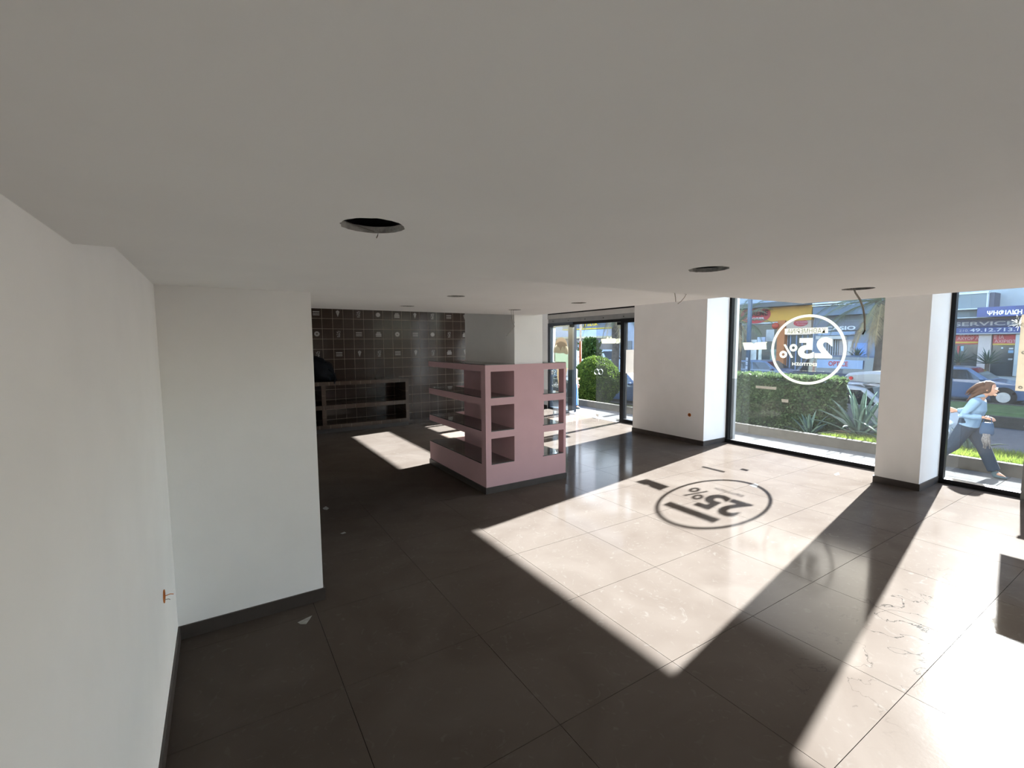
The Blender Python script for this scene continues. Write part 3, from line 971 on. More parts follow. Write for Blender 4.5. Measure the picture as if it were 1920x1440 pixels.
def bed(y0, y1, za, zb, name):
    return struct(MB().add([(11.13, y0, za), (11.13, y1, za), (14.25, y1, zb), (14.25, y0, zb), (11.13, y0, -0.9), (11.13, y1, -0.9), (14.25, y1, -0.9), (14.25, y0, -0.9)],
           [(0, 1, 2, 3), (7, 6, 5, 4), (0, 4, 5, 1), (1, 5, 6, 2), (2, 6, 7, 3), (3, 7, 4, 0)]), name, M['soil'])
bed(YS0, 4.9, -0.07, -0.40, 'floor_planter_lawn')
bed(4.9, YS1, -0.16, -0.62, 'floor_planter')
struct(bx(14.25, 14.40, YS0, YS1, LANE_Z - 0.1, -0.52), 'trim_3', M['kerb'], bevel=0.012)
struct(bx(14.40, 20.3, YS0, YS1, LANE_Z - 0.2, LANE_Z), 'floor_lane', M['asphalt'])
struct(bx(20.5, 32.0, YS0, YS1, ROAD_Z - 0.2, ROAD_Z), 'floor_road', M['asphalt'])
struct(bx(20.3, 20.5, YS0, YS1, LANE_Z - 0.1, ROAD_Z + 0.17), 'trim_4', M['kerb'], bevel=0.015)
struct(bx(20.5, 24.4, YS0, YS1, ROAD_Z, ROAD_Z + 0.14), 'floor_median', M['lawn'])
struct(bx(24.4, 24.6, YS0, YS1, ROAD_Z, ROAD_Z + 0.17), 'trim_5', M['kerb'], bevel=0.015)
struct(bx(29.5, 32.0, YS0, YS1, ROAD_Z, ROAD_Z + 0.16), 'floor_far_pavement', M['pave'])

# ---- foliage
def leaf_mesh(mb, pts, size, rnd, up=0.35, narrow=0.5):
    """Many small pointed leaves; pts gives position and outward direction."""
    for p, nrm in pts:
        d_ = (Vector((rnd.gauss(0, 1), rnd.gauss(0, 1), rnd.gauss(0, 1))) * 0.8 + nrm + Vector((0, 0, up))).normalized()
        s_ = d_.cross(Vector((rnd.gauss(0, 1), rnd.gauss(0, 1), rnd.gauss(0, 1)))).normalized()
        l_ = size * rnd.uniform(0.6, 1.3)
        w_ = l_ * narrow
        mb.add([p, p + d_ * l_ * 0.5 + s_ * w_ * 0.5, p + d_ * l_, p + d_ * l_ * 0.5 - s_ * w_ * 0.5], [(0, 1, 2, 3)])
    return mb
M['hleaf'] = mat('hedge leaf', (0.024, 0.050, 0.015), 0.6, 0.45, 3.0, trans=0.3, spec=0.2, col2=(0.070, 0.100, 0.040))
M['bleaf'] = mat('bush leaf', (0.024, 0.050, 0.007), 0.7, 0.4, 4.0, trans=0.3, spec=0.15, col2=(0.060, 0.090, 0.013))
M['tleaf'] = mat('tree leaf', (0.03, 0.06, 0.015), 0.5, 0.4, 2.0, trans=0.3, col2=(0.08, 0.12, 0.03))
M['twig'] = mat('brown twig', (0.05, 0.04, 0.025), 0.9, 0.3, 9)
def hedge(name, x0, x1, y0, y1, z0, z1, n, label, seed):
    rnd = random.Random(seed)
    root = empty(name, ((x0 + x1) / 2, (y0 + y1) / 2, z0), label, 'hedge')
    pts = []
    faces = [('x', x0, 0.42), ('x', x1, 0.12), ('z', z1, 0.30), ('y', y0, 0.10), ('y', y1, 0.06)]
    for _ in range(n):
        r_ = rnd.random()
        for ax, v_, w_ in faces:
            r_ -= w_
            if r_ <= 0:
                break
        p = Vector((rnd.uniform(x0, x1), rnd.uniform(y0, y1), rnd.uniform(z0, z1)))
        nr = Vector((0, 0, 0))
        i_ = 'xyz'.index(ax)
        lo, hi = ((x0, x1), (y0, y1), (z0, z1))[i_]
        nr[i_] = -1 if v_ == lo else 1
        bulge = noise.noise(Vector((p.y * 1.6, p.z * 2.2 + p.x, seed))) * 0.10
        p[i_] = v_ + nr[i_] * (bulge - abs(rnd.gauss(0, 0.035)))
        if p.z > z1 - 0.12 and i_ == 0:                       # soft shoulder
            p.x += 0.10 * (p.z - z1 + 0.12) / 0.12
        pts.append((p, nr))
    leaf_mesh(MB(), pts, 0.085, rnd, narrow=0.6).build('foliage', M['hleaf'], root)['kind'] = 'stuff'
    c = MB()
    for _ in range(int((y1 - y0) * 9)):
        y_ = rnd.uniform(y0 + 0.1, y1 - 0.1)
        x_ = rnd.uniform(x0 + 0.2, x1 - 0.2)
        c.tube([(x_, y_, z0 - 0.05), (x_ + rnd.uniform(-0.1, 0.1), y_ + rnd.uniform(-0.1, 0.1), z0 + 0.4), (x_ + rnd.uniform(-0.2, 0.2), y_ + rnd.uniform(-0.2, 0.2), z1 - 0.1)], [0.016, 0.012, 0.005], 5)
    c.build('branches', M['twig'], root)['kind'] = 'stuff'
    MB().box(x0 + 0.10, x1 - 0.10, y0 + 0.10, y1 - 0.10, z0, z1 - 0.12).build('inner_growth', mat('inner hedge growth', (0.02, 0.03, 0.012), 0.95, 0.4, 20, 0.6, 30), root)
    return root
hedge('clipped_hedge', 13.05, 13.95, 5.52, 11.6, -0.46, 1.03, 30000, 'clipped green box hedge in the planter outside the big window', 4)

def bush(name, c, r, n, leaf, m, label, seed, squash=(1, 1, 1), stem=0.0, cat='bush', amp=0.10):
    rnd = random.Random(seed)
    c = Vector(c)
    root = empty(name, (c.x, c.y, c.z - r * squash[2] - stem), label, cat)
    pts = []
    for _ in range(n):
        d_ = Vector((rnd.gauss(0, 1), rnd.gauss(0, 1), rnd.gauss(0, 1))).normalized()
        rr = r * (1 + amp * noise.noise(d_ * 2.5 + Vector((seed, 0, 0)))) - abs(rnd.gauss(0, 0.05 * r))
        pts.append((c + Vector((d_.x * rr * squash[0], d_.y * rr * squash[1], d_.z * rr * squash[2])), d_))
    leaf_mesh(MB(), pts, leaf, rnd).build('foliage', m, root)['kind'] = 'stuff'
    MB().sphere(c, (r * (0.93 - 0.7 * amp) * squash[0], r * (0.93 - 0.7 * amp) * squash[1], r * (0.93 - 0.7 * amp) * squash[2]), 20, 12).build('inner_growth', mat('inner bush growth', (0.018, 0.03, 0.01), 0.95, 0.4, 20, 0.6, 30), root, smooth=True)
    MB().tube([(c.x, c.y, c.z - r * squash[2] - stem), (c.x, c.y, c.z)], [0.06, 0.04], 7).build('stem', M['twig'], root)
    return root
bush('round_bush', (13.05, 14.12, 0.45), 0.95, 15000, 0.085, M['bleaf'], 'rounded clipped green bush on the pavement strip outside the entrance', 9, (1, 1, 1.0), 0.08)

# grass growing at the planter edge
rg = random.Random(12)
gb = MB()
for _ in range(26000):
    y_ = rg.uniform(-2.0, 4.88) if rg.random() < 0.8 else rg.uniform(4.92, 16)
    x_ = 11.14 + 2.9 * rg.random() ** 1.5
    if y_ > 4.9:
        x_ = rg.uniform(11.14, 11.34) if y_ < 10 else rg.uniform(12.0, 13.9)
    z_ = (-0.07 - 0.33 * (x_ - 11.13) / 3.12) if y_ < 4.9 else (-0.16 - 0.46 * (x_ - 11.13) / 3.12)
    h_ = rg.uniform(0.04, 0.13) * (1.2 if y_ < 3.4 else 0.8)
    a_ = rg.uniform(0, 6.28)
    d_ = Vector((math.cos(a_), math.sin(a_), 0))
    ln = Vector((rg.gauss(0, 0.4), rg.gauss(0, 0.4), 0)) * h_
    p = Vector((x_, y_, z_))
    gb.add([p - d_ * 0.006, p + d_ * 0.006, p + ln + Vector((0, 0, h_))], [(0, 1, 2)])
gr = gb.build('planter_grass', mat('bright grass blade', (0.06, 0.095, 0.012), 0.6, 0.3, 4, trans=0.4, col2=(0.12, 0.15, 0.025)))
tag(gr, 'short bright green grass along the planter kerb', 'grass', kind='stuff')

# agaves
M['agave'] = mat('grey green agave', (0.035, 0.062, 0.045), 0.7, 0.25, 6, 0.1, 30, spec=0.25, col2=(0.065, 0.10, 0.075))
M['agave_dry'] = mat('dry agave leaf', (0.11, 0.09, 0.055), 0.9, 0.25, 9, spec=0.1)
def blade(base, az, tilt, length, width, droop, rnd, nseg=9):
    """Thick, channelled, pointed leaf."""
    m_ = MB()
    d_ = Vector((math.cos(az), math.sin(az), 0))
    s_ = Vector((-math.sin(az), math.cos(az), 0))
    rows = []
    p = Vector(base)
    t = tilt
    for k in range(nseg + 1):
        u = k / nseg
        w_ = width * (0.65 + 0.9 * u - 0.4 * u * u) * (1 - u ** 3.0) * 0.9 + 0.002
        up_ = Vector((0, 0, 1)) * math.cos(t) - d_ * math.sin(t)
        th = 0.018 * (1 - u) + 0.003
        rows.append([p - s_ * w_ * 0.5 + up_ * w_ * 0.22, p, p + s_ * w_ * 0.5 + up_ * w_ * 0.22, p - up_ * th])
        t -= droop / nseg * (0.3 + 1.4 * u)
        p = p + (d_ * math.cos(t) + Vector((0, 0, 1)) * math.sin(t)) * (length / nseg)
    vs_ = [q_ for r_ in rows for q_ in r_]
    fs = []
    for k in range(nseg):
        a_ = 4 * k
        for i_ in range(4):
            fs.append((a_ + i_, a_ + (i_ + 1) % 4, a_ + 4 + (i_ + 1) % 4, a_ + 4 + i_))
    fs += [(3, 2, 1, 0), (4 * nseg, 4 * nseg + 1, 4 * nseg + 2, 4 * nseg + 3)]
    return m_.add(vs_, fs)
def agave(c, n, length, label, seed, width=0.11, dry=3):
    rnd = random.Random(seed)
    root = empty('agave', c, label, 'agave', 'agaves in the planter')
    for k in range(n):
        u = k / n
        az = k * 2.399 + rnd.uniform(-0.2, 0.2)
        tilt = math.radians(25 + 60 * u) + rnd.uniform(-0.1, 0.1)
        blade(Vector(c) + Vector((math.cos(az), math.sin(az), 0)) * 0.05 * (1 - u), az, tilt, length * rnd.uniform(0.8, 1.1), width * rnd.uniform(0.85, 1.15), rnd.uniform(0.2, 0.8) * (1 - u) + 0.1, rnd).build('leaf', M['agave'], root, smooth=True)
    for k in range(dry):
        az = rnd.uniform(0, 6.28)
        blade(c, az, math.radians(12), length * 0.7, width * 0.7, 0.7, rnd).build('dry_leaf', M['agave_dry'], root, smooth=True)
agave((12.45, 5.68, -0.36), 15, 0.66, 'smaller grey-green agave at the foot of the hedge end', 21)
agave((12.75, 4.72, -0.24), 22, 1.2, 'tall spreading grey-green agave in the middle of the planter clump', 22, 0.14)
agave((12.3, 3.98, -0.19), 16, 0.9, 'grey-green agave beside the white street column', 23, 0.12)
agave((12.9, 2.86, -0.26), 10, 0.62, 'half-dried agave with straw-coloured leaves behind the walking woman', 24, 0.09, 6)

# palms in the median
M['frond'] = mat('palm frond', (0.07, 0.095, 0.05), 0.6, 0.35, 2, trans=0.25, col2=(0.13, 0.15, 0.09))
M['dryfrond'] = mat('dry palm frond', (0.30, 0.22, 0.12), 0.85, 0.3, 4, trans=0.2)
M['trunk'] = mat('palm trunk', (0.07, 0.055, 0.045), 0.95, 0.4, 6, 0.8, 12)
def palm(x, y, z0, zc, n, flen, label, seed, dry=10):
    rnd = random.Random(seed)
    root = empty('palm_tree', (x, y, z0), label, 'palm', 'palms in the median')
    MB().tube([(x, y, z0), (x + 0.05, y - 0.05, (z0 + zc) / 2), (x, y, zc)], [0.26, 0.22, 0.25], 12).build('trunk', M['trunk'], root)
    for k in range(n + dry):
        isdry = k >= n
        az = k * 2.399 + rnd.uniform(-0.2, 0.2)
        t = math.radians(75 - 95 * (k / n)) if not isdry else math.radians(rnd.uniform(-50, -70))
        L = flen * rnd.uniform(0.85, 1.1) * (0.85 if isdry else 1)
        d_ = Vector((math.cos(az), math.sin(az), 0)); s_ = Vector((-math.sin(az), math.cos(az), 0))
        p = Vector((x, y, zc)) + d_ * 0.15
        pts = [p.copy()]
        ns = 12
        for q_ in range(ns):
            t -= math.radians(6.5 if not isdry else 2.5) * (0.4 + q_ / ns)
            p = p + (d_ * math.cos(t) + Vector((0, 0, 1)) * math.sin(t)) * (L / ns)
            pts.append(p.copy())
        m_ = MB().tube(pts, [0.022 * (1 - 0.8 * i_ / ns) for i_ in range(ns + 1)], 4)
        for i_ in range(2, ns * 4 + 1):
            u = i_ / (ns * 4)
            i0 = min(int(u * ns), ns - 1)
            b_ = pts[i0].lerp(pts[i0 + 1], u * ns - i0)
            dr = (pts[i0 + 1] - pts[i0]).normalized()
            for sg in (-1, 1):
                ll = 0.52 * math.sin(math.pi * min(1, 0.18 + 0.8 * u)) * (L / 2.2)
                tip = b_ + (s_ * sg * 0.75 + dr * 0.75 + Vector((0, 0, rnd.uniform(-0.55, -0.05)))).normalized() * ll
                m_.add([b_ - dr * 0.014, b_ + dr * 0.014, tip], [(0, 1, 2)])
        m_.build('dry_frond' if isdry else 'frond', M['dryfrond'] if isdry else M['frond'], root)
    return root
q = on(1648, 690, 0, 21.6)
palm(q.x, q.y, ROAD_Z + 0.14, 3.55, 30, 2.5, 'palm with a skirt of dry fronds behind the silver car', 31, 14)
q = on(1152, 690, 0, 21.0)
palm(q.x, q.y, ROAD_Z + 0.14, 4.1, 24, 2.5, 'palm standing beyond the round bush, seen through the glass door', 32, 6)
q = on(1378, 690, 0, 22.0)
palm(q.x, q.y, ROAD_Z + 0.14, 3.0, 18, 2.0, 'small palm at the left edge of the big window', 33, 8)
q = on(1106, 655, 0, 23.5)
bush('street_tree', (q.x, q.y, q.z), 0.62, 2600, 0.22, M['tleaf'], 'small dark street tree beyond the entrance', 35, (1.0, 1.0, 1.1), 1.2, 'tree', 0.75)
# yuccas by the far shop
def yucca(px, py, X, label, seed, L):
    rnd = random.Random(seed)
    p = on(px, py, 0, X)
    root = empty('yucca', (p.x, p.y, ROAD_Z + 0.16), label, 'yucca', 'yuccas before the repair shop')
    MB().tube([(p.x, p.y, ROAD_Z + 0.16), (p.x, p.y, p.z)], [0.09, 0.08], 8).build('trunk', M['trunk'], root)
    for k in range(26):
        az = k * 2.399
        blade(p, az, math.radians(5 + 80 * k / 26), L * rnd.uniform(0.8, 1.1), 0.09, 0.3, rnd, 4).build('leaf', mat('yucca leaf', (0.035, 0.065, 0.05), 0.5, 0.3, 4), root)
yucca(1797, 680, 30.2, 'dark spiky yucca before the left red shop board', 41, 0.75)
yucca(1851, 682, 30.2, 'dark spiky yucca before the beige shop column', 42, 0.75)
yucca(1607, 672, 30.2, 'spiky yucca under the blue billboard', 43, 0.7)

# ---- street poles
q = on(1402, 690, 0, 20.75)
pl_ = empty('street_pole', (q.x, q.y, ROAD_Z + 0.14), 'blue painted pole standing in front of the yellow shop sign', 'pole')
MB().tube([(q.x, q.y, ROAD_Z + 0.14), (q.x, q.y, 8.0)], [0.10, 0.085], 14).build('shaft', mat('blue pole paint', (0.035, 0.07, 0.12), 0.4, 0.2, 8), pl_, smooth=True)
rp = random.Random(8)
for k in range(5):
    z_ = 0.35 + 0.2 * k
    bx(q.x - 0.108, q.x - 0.10, q.y - 0.05, q.y + 0.05, z_, z_ + 0.15).build('sticker', mat('faded sticker', (0.25, 0.28, 0.33), 0.7, 0.4, 12), pl_)
q = on(1088, 690, 0, 14.33)
pl_ = empty('lamp_post', (q.x, q.y, -0.52), 'rusty brown lamp post, white higher up, seen through the open door', 'pole')
zc_ = on(1088, 640, 0, 14.33).z
MB().tube([(q.x, q.y, -0.52), (q.x, q.y, zc_)], 0.06, 12).build('lower_shaft', mat('rust red paint', (0.17, 0.05, 0.022), 0.8, 0.3, 10), pl_, smooth=True)
MB().tube([(q.x, q.y, zc_), (q.x, q.y, 6.5)], 0.05, 12).build('upper_shaft', mat('dirty white paint', (0.40, 0.34, 0.28), 0.7, 0.2, 10), pl_, smooth=True)

# ---- cars
M['tyre'] = mat('black tyre', (0.012, 0.012, 0.012), 0.9, 0.2, 20)
M['rim'] = mat('alloy rim', (0.45, 0.45, 0.45), 0.35, 0.1, 10, metal=0.8)
M['carglass'] = mat('dark car glass', (0.012, 0.016, 0.020), 0.05, 0.2, 3, spec=0.8)
M['lamp'] = mat('headlamp glass', (0.6, 0.62, 0.62), 0.15, 0.1, 10)
M['tail'] = mat('tail lamp red', (0.25, 0.01, 0.01), 0.25, 0.1, 10)
PROF = {
    'estate': [(0.0, 0.32), (0.0, 0.62), (0.015, 0.90), (0.075, 1.36), (0.11, 1.42), (0.30, 1.46), (0.50, 1.45), (0.575, 1.41), (0.715, 0.96), (0.93, 0.80), (0.985, 0.64), (1.0, 0.46), (0.99, 0.26), (0.88, 0.20), (0.12, 0.20), (0.02, 0.24)],
    'hatch': [(0.0, 0.34), (0.0, 0.60), (0.02, 0.88), (0.12, 1.32), (0.17, 1.40), (0.34, 1.45), (0.50, 1.44), (0.58, 1.38), (0.74, 0.96), (0.93, 0.80), (0.985, 0.64), (1.0, 0.46), (0.99, 0.26), (0.86, 0.20), (0.14, 0.20), (0.02, 0.24)],
    'van': [(0.0, 0.34), (0.0, 0.70), (0.0, 1.0), (0.012, 1.86), (0.04, 1.93), (0.35, 1.97), (0.66, 1.95), (0.73, 1.88), (0.855, 1.12), (0.955, 0.98), (0.99, 0.74), (1.0, 0.48), (0.99, 0.26), (0.88, 0.20), (0.12, 0.20), (0.02, 0.26)],
}
def car(name, kind, x, y, rz, L, W, paint, label, group='cars in the street', hscale=1.0, z=None):
    root = empty(name, (x, y, ROAD_Z if z is None else z), label, 'car' if kind != 'van' else 'van', group, rz=rz)
    pr = [(u * L - L / 2, h * hscale) for u, h in PROF[kind]]
    n = len(pr)
    belt = PROF[kind][2][1] * hscale
    top = max(h for _, h in pr)
    def half(h):
        if h <= belt:
            return W / 2 * (1 - 0.05 * max(0, (0.5 - h)) / 0.3)
        return W / 2 * (1 - 0.17 * (h - belt) / (top - belt)) if kind != 'van' else W / 2 * (1 - 0.07 * (h - belt) / (top - belt))
    m_ = MB()
    vs_ = [(u, -half(h), h) for u, h in pr] + [(u, half(h), h) for u, h in pr]
    fs = [(i_, (i_ + 1) % n, n + (i_ + 1) % n, n + i_) for i_ in range(n)]
    up = [i_ for i_ in range(n) if 2 <= i_ <= 8]
    lo = [i_ for i_ in range(n) if i_ <= 2 or i_ >= 8]
    fs += [tuple(up), tuple(reversed([n + i_ for i_ in up])), tuple(lo), tuple(reversed([n + i_ for i_ in lo]))]
    m_.add(vs_, fs).build('body', paint, root, local=True, bevel=0.05)
    # glazing, slightly proud of the body
    def lerp(a_, b_, t):
        return (a_[0] + (b_[0] - a_[0]) * t, a_[1] + (b_[1] - a_[1]) * t)
    def cross(i0, i1, t0, t1, inset, nm):
        a_, b_ = lerp(pr[i0], pr[i1], t0), lerp(pr[i0], pr[i1], t1)
        d2 = Vector((b_[0] - a_[0], 0, b_[1] - a_[1])).normalized()
        nn = Vector((-d2.z, 0, d2.x))
        nn = nn if nn.z > 0 else -nn
        q_ = []
        for pt, sg in ((a_, -1), (b_, -1), (b_, 1), (a_, 1)):
            q_.append(Vector((pt[0], sg * (half(pt[1]) - inset), pt[1])) + nn * 0.008)
        q2 = [v_ - nn * 0.02 for v_ in q_]
        MB().add(q_ + q2, [(0, 1, 2, 3), (7, 6, 5, 4), (0, 4, 5, 1), (1, 5, 6, 2), (2, 6, 7, 3), (3, 7, 4, 0)]).build(nm, M['carglass'], root, local=True)
    cross(8, 7, 0.06, 0.94, 0.09, 'windscreen')
    cross(2, 3, 0.12, 0.9, 0.12, 'rear_window')
    zb, zt = belt + 0.05, top - 0.12
    ub0, ub1 = pr[2][0] + 0.22, pr[8][0] - 0.16
    ut0, ut1 = pr[3][0] + 0.16, pr[7][0] - 0.03
    if kind == 'van':
        ub0, ut0 = pr[8][0] - 1.0, pr[8][0] - 1.0
    for sg in (-1, 1):
        cuts = [0.0, 0.34, 0.66, 1.0] if kind == 'estate' else ([0.0, 0.5, 1.0] if kind == 'hatch' else [0.0, 1.0])
        for a_, b_ in zip(cuts[:-1], cuts[1:]):
            a2, b2 = a_ + 0.018, b_ - 0.018
            poly = [(ub0 + (ub1 - ub0) * a2, zb), (ub0 + (ub1 - ub0) * b2, zb), (ut0 + (ut1 - ut0) * b2, zt), (ut0 + (ut1 - ut0) * a2, zt)]
            q_ = [Vector((u, sg * (half(h) + 0.006), h)) for u, h in poly]
            q2 = [v_ - Vector((0, sg * 0.02, 0)) for v_ in q_]
            MB().add(q_ + q2, [(0, 1, 2, 3), (7, 6, 5, 4), (0, 4, 5, 1), (1, 5, 6, 2), (2, 6, 7, 3), (3, 7, 4, 0)]).build('side_window', M['carglass'], root, local=True)
            hb = bx(ub0 + (ub1 - ub0) * b2 - 0.30, ub0 + (ub1 - ub0) * b2 - 0.14, sg * (W / 2 + 0.012) - 0.012, sg * (W / 2 + 0.012) + 0.012, belt - 0.10, belt - 0.07)
            hb.build('door_handle', paint, root, local=True)
        for u in (-L / 2 + 0.19 * L, L / 2 - 0.19 * L):
            MB().cyl((u, sg * (W / 2 - 0.02), 0.34), (u, sg * (W / 2 + 0.004), 0.34), 0.37, 24).build('wheel_arch', M['tyre'], root, local=True)
            wh = MB().cyl((u, sg * (W / 2 - 0.19), 0.315), (u, sg * (W / 2 + 0.012), 0.315), 0.315, 24).build('wheel', M['tyre'], root, local=True)
            MB().cyl((u, sg * (W / 2 + 0.010), 0.315), (u, sg * (W / 2 + 0.024), 0.315), 0.20, 16).build('hub_cap', M['rim'], wh, local=True)
        MB().sphere((L / 2 - 0.16, sg * (W / 2 - 0.20), 0.68 * hscale), (0.17, 0.20, 0.085), 14, 8).build('headlight', M['lamp'], root, local=True, smooth=True)
        bx(-L / 2 - 0.012, -L / 2 + 0.10, sg * (W / 2 - 0.12) - 0.12, sg * (W / 2 - 0.12) + 0.12, 0.72, 0.95).build('tail_light', M['tail'], root, local=True)
        mr = MB().sphere((pr[8][0] - 0.20, sg * (W / 2 + 0.09), belt + 0.08), (0.08, 0.11, 0.07), 10, 6)
        mr.build('wing_mirror', paint, root, local=True, smooth=True)
    bx(L / 2 - 0.06, L / 2 + 0.012, -0.26, 0.26, 0.36, 0.47).build('number_plate', mat('number plate', (0.6, 0.6, 0.58), 0.5, 0.05, 9), root, local=True)
    return root
P_silver = mat('silver car paint', (0.24, 0.25, 0.255), 0.35, 0.04, 3, metal=0.2, coat=0.6)
P_blue = mat('blue car paint', (0.045, 0.075, 0.135), 0.3, 0.08, 3, coat=0.6)
P_navy = mat('navy car paint', (0.02, 0.035, 0.07), 0.3, 0.08, 3, coat=0.6)
P_black = mat('black car paint', (0.012, 0.012, 0.014), 0.3, 0.08, 3, coat=0.6)
P_white = mat('white car paint', (0.5, 0.51, 0.52), 0.35, 0.04, 3, coat=0.5)
P_pale = mat('pale blue car paint', (0.22, 0.30, 0.44), 0.35, 0.05, 3, coat=0.4)
HALF = -math.pi / 2
sc_ = car('silver_estate_car', 'estate', 15.75, 5.85, HALF, 4.4, 1.74, P_silver, 'silver estate car with a roof box parked beyond the agaves', z=LANE_Z)
for sg in (-1, 1):
    MB().tube([(-1.7, sg * 0.60, 1.44), (-1.6, sg * 0.60, 1.49), (0.2, sg * 0.60, 1.49), (0.3, sg * 0.60, 1.44)], 0.018, 6).build('roof_rail', M['rim'], sc_, local=True)
rb = empty('roof_box', (15.55, 5.05, LANE_Z + 1.52), 'grey roof box mounted on the silver estate car', 'roof box', rz=HALF)
bxm = MB()
secs = [(-1.05, 0.30, 0.10, 0.19), (-0.95, 0.34, 0.02, 0.27), (-0.4, 0.36, 0.0, 0.34), (0.5, 0.36, 0.0, 0.34), (0.9, 0.34, 0.02, 0.26), (1.05, 0.28, 0.10, 0.19)]
vs_ = []
for u, w_, z0, z1 in secs:
    vs_ += [(u, -w_, z0 + 0.03), (u, -w_, z1 - 0.07), (u, -w_ + 0.08, z1), (u, w_ - 0.08, z1), (u, w_, z1 - 0.07), (u, w_, z0 + 0.03)]
fs = [tuple(range(6)), tuple(reversed(range(30, 36)))]
for i_ in range(5):
    fs += [(6 * i_ + j, 6 * i_ + (j + 1) % 6, 6 * i_ + 6 + (j + 1) % 6, 6 * i_ + 6 + j) for j in range(6)]
bxm.add(vs_, fs).build('box_shell', mat('grey box plastic', (0.16, 0.17, 0.175), 0.45, 0.06, 6), rb, local=True, smooth=False, bevel=0.02)
MB().cyl((-0.86, -0.345, 0.13), (-0.86, -0.37, 0.13), 0.05, 18).build('red_emblem', M['tail'], rb, local=True)
for u in (-0.5, 0.5):
    bx(u - 0.03, u + 0.03, -0.62, 0.62, -0.02, 0.012).build('cross_bar', M['rim'], rb, local=True)
car('blue_estate_car', 'estate', 26.4, 6.2, HALF, 4.5, 1.75, P_blue, 'blue estate car on the far carriageway behind the walking woman')
car('navy_van', 'van', 26.3, 10.85, math.pi / 2, 4.4, 1.78, P_navy, 'navy van with a pale blue lettered upper side beyond the sign', hscale=0.93)
vp = on(1575, 682, 0, 25.38)
vb = bx(25.36, 25.40, on(1618, 682, 0, 25.38).y, on(1532, 682, 0, 25.38).y, on(1575, 691, 0, 25.38).z, on(1575, 675, 0, 25.38).z)
vpan = vb.build('side_banner', P_pale)
tag(vpan, 'pale blue banner with red lettering fixed to the navy van', 'banner')
a_, c_ = on(1553, 686, 0, 25.35), on(1590, 678, 0, 25.35)
lt = text_on(MB(), 'OPTICE', a_, (0, -1, 0), UY, a_.y - c_.y, c_.z - a_.z, 0.02).build('lettering', mat('red lettering', (0.35, 0.03, 0.03), 0.5, 0.1, 9), vpan)
car('blue_hatchback', 'hatch', 27.6, on(1428, 690, 0, 27.0).y, HALF, 3.9, 1.68, P_blue, 'blue hatchback parked before the yellow-fronted shop')
car('black_estate_car', 'estate', 27.4, on(1378, 690, 0, 27.4).y + 2.6, HALF, 4.4, 1.75, P_black, 'black estate car beyond the small palm at the big window edge')
car('parked_blue_car', 'hatch', 15.6, 14.55, HALF, 3.9, 1.68, P_blue, 'blue hatchback parked right of the round bush at the entrance', z=LANE_Z)
car('parked_black_car', 'estate', 15.6, 19.6, HALF, 4.3, 1.72, P_black, 'black car parked behind the round bush', z=LANE_Z)
q = on(1122, 665, 0, 27.0)
wv = car('white_van', 'van', 27.6, q.y + 0.4, HALF, 4.6, 1.8, P_white, 'white delivery van with a red emblem across the street')
MB().cyl((0.3, -0.895, 1.5), (0.3, -0.915, 1.5), 0.20, 16).build('red_emblem', M['tail'], wv, local=True)

# ---- buildings across the street
XB = 32.0
def wallbox(b, px0, px1, py0, py1, depth=0.3, X=XB, pxz=None):
    """Box on the far facade between photo columns px0..px1 and rows py0..py1."""
    mx_ = pxz or (px0 + px1) / 2
    y1_, y0_ = on(px0, 650, 0, X).y, on(px1, 650, 0, X).y
    z1_, z0_ = on(mx_, py0, 0, X).z, on(mx_, py1, 0, X).z
    return b.box(X - depth, X + 0.02, y0_, y1_, z0_, z1_)
def bpart(root, name, m, px0, px1, py0, py1, depth=0.1, X=XB, pxz=None, **k):
    return wallbox(MB(), px0, px1, py0, py1, depth, X, pxz).build(name, m, root, **k)
def btext(root, name, body, m, px0, px1, py0, py1, X, pxz=None, bold=0.02):
    mx_ = pxz or (px0 + px1) / 2
    a_ = Vector((X, on(px0, 650, 0, X).y, on(mx_, py1, 0, X).z))
    w_ = a_.y - on(px1, 650, 0, X).y
    h_ = on(mx_, py0, 0, X).z - a_.z
    return text_on(MB(), body, a_, (0, -1, 0), UY, w_, h_, bold).build(name, m, root)
C = lambda n, c, r=0.8, **k: mat(n, c, r, 0.08, 2.0, **k)
GZ = ROAD_Z + 0.16
def building(label, y0, y1, m, zt=11.0):
    r = empty('shop_building', (XB + 3, (y0 + y1) / 2, GZ), label, 'building', 'shops across the street')
    bx(XB, XB + 6, y0, y1, GZ, zt).build('wall', m, r)
    return r
dark = C('dark shop glass', (0.03, 0.04, 0.045), 0.15)
# yellow-fronted store
A = building('shop with a yellow fascia and red oval sign across the street', 14.62, 27.6, C('pale blue render', (0.30, 0.34, 0.42)))
bpart(A, 'balcony_slab', C('dark slab', (0.10, 0.10, 0.10)), 1330, 1524, 563, 572, 1.3, pxz=1530)
bpart(A, 'fascia', C('yellow fascia', (0.46, 0.25, 0.05)), 1330, 1524, 572, 600, 0.35, pxz=1530)
bpart(A, 'lamp_strip', C('pale strip', (0.45, 0.47, 0.47)), 1330, 1462, 605.5, 608, 0.30, pxz=1415)
bpart(A, 'shop_window', dark, 1340, 1460, 610, 712, 0.06, pxz=1415)
bpart(A, 'pillar', C('orange pillar', (0.36, 0.13, 0.05)), 1462, 1476, 601, 720, 0.4, pxz=1469)
bpart(A, 'pillar', C('beige pillar', (0.40, 0.31, 0.24)), 1477, 1523, 600, 628, 0.3, pxz=1500)
bpart(A, 'shop_window', dark, 1478, 1523, 628, 712, 0.06, pxz=1500)
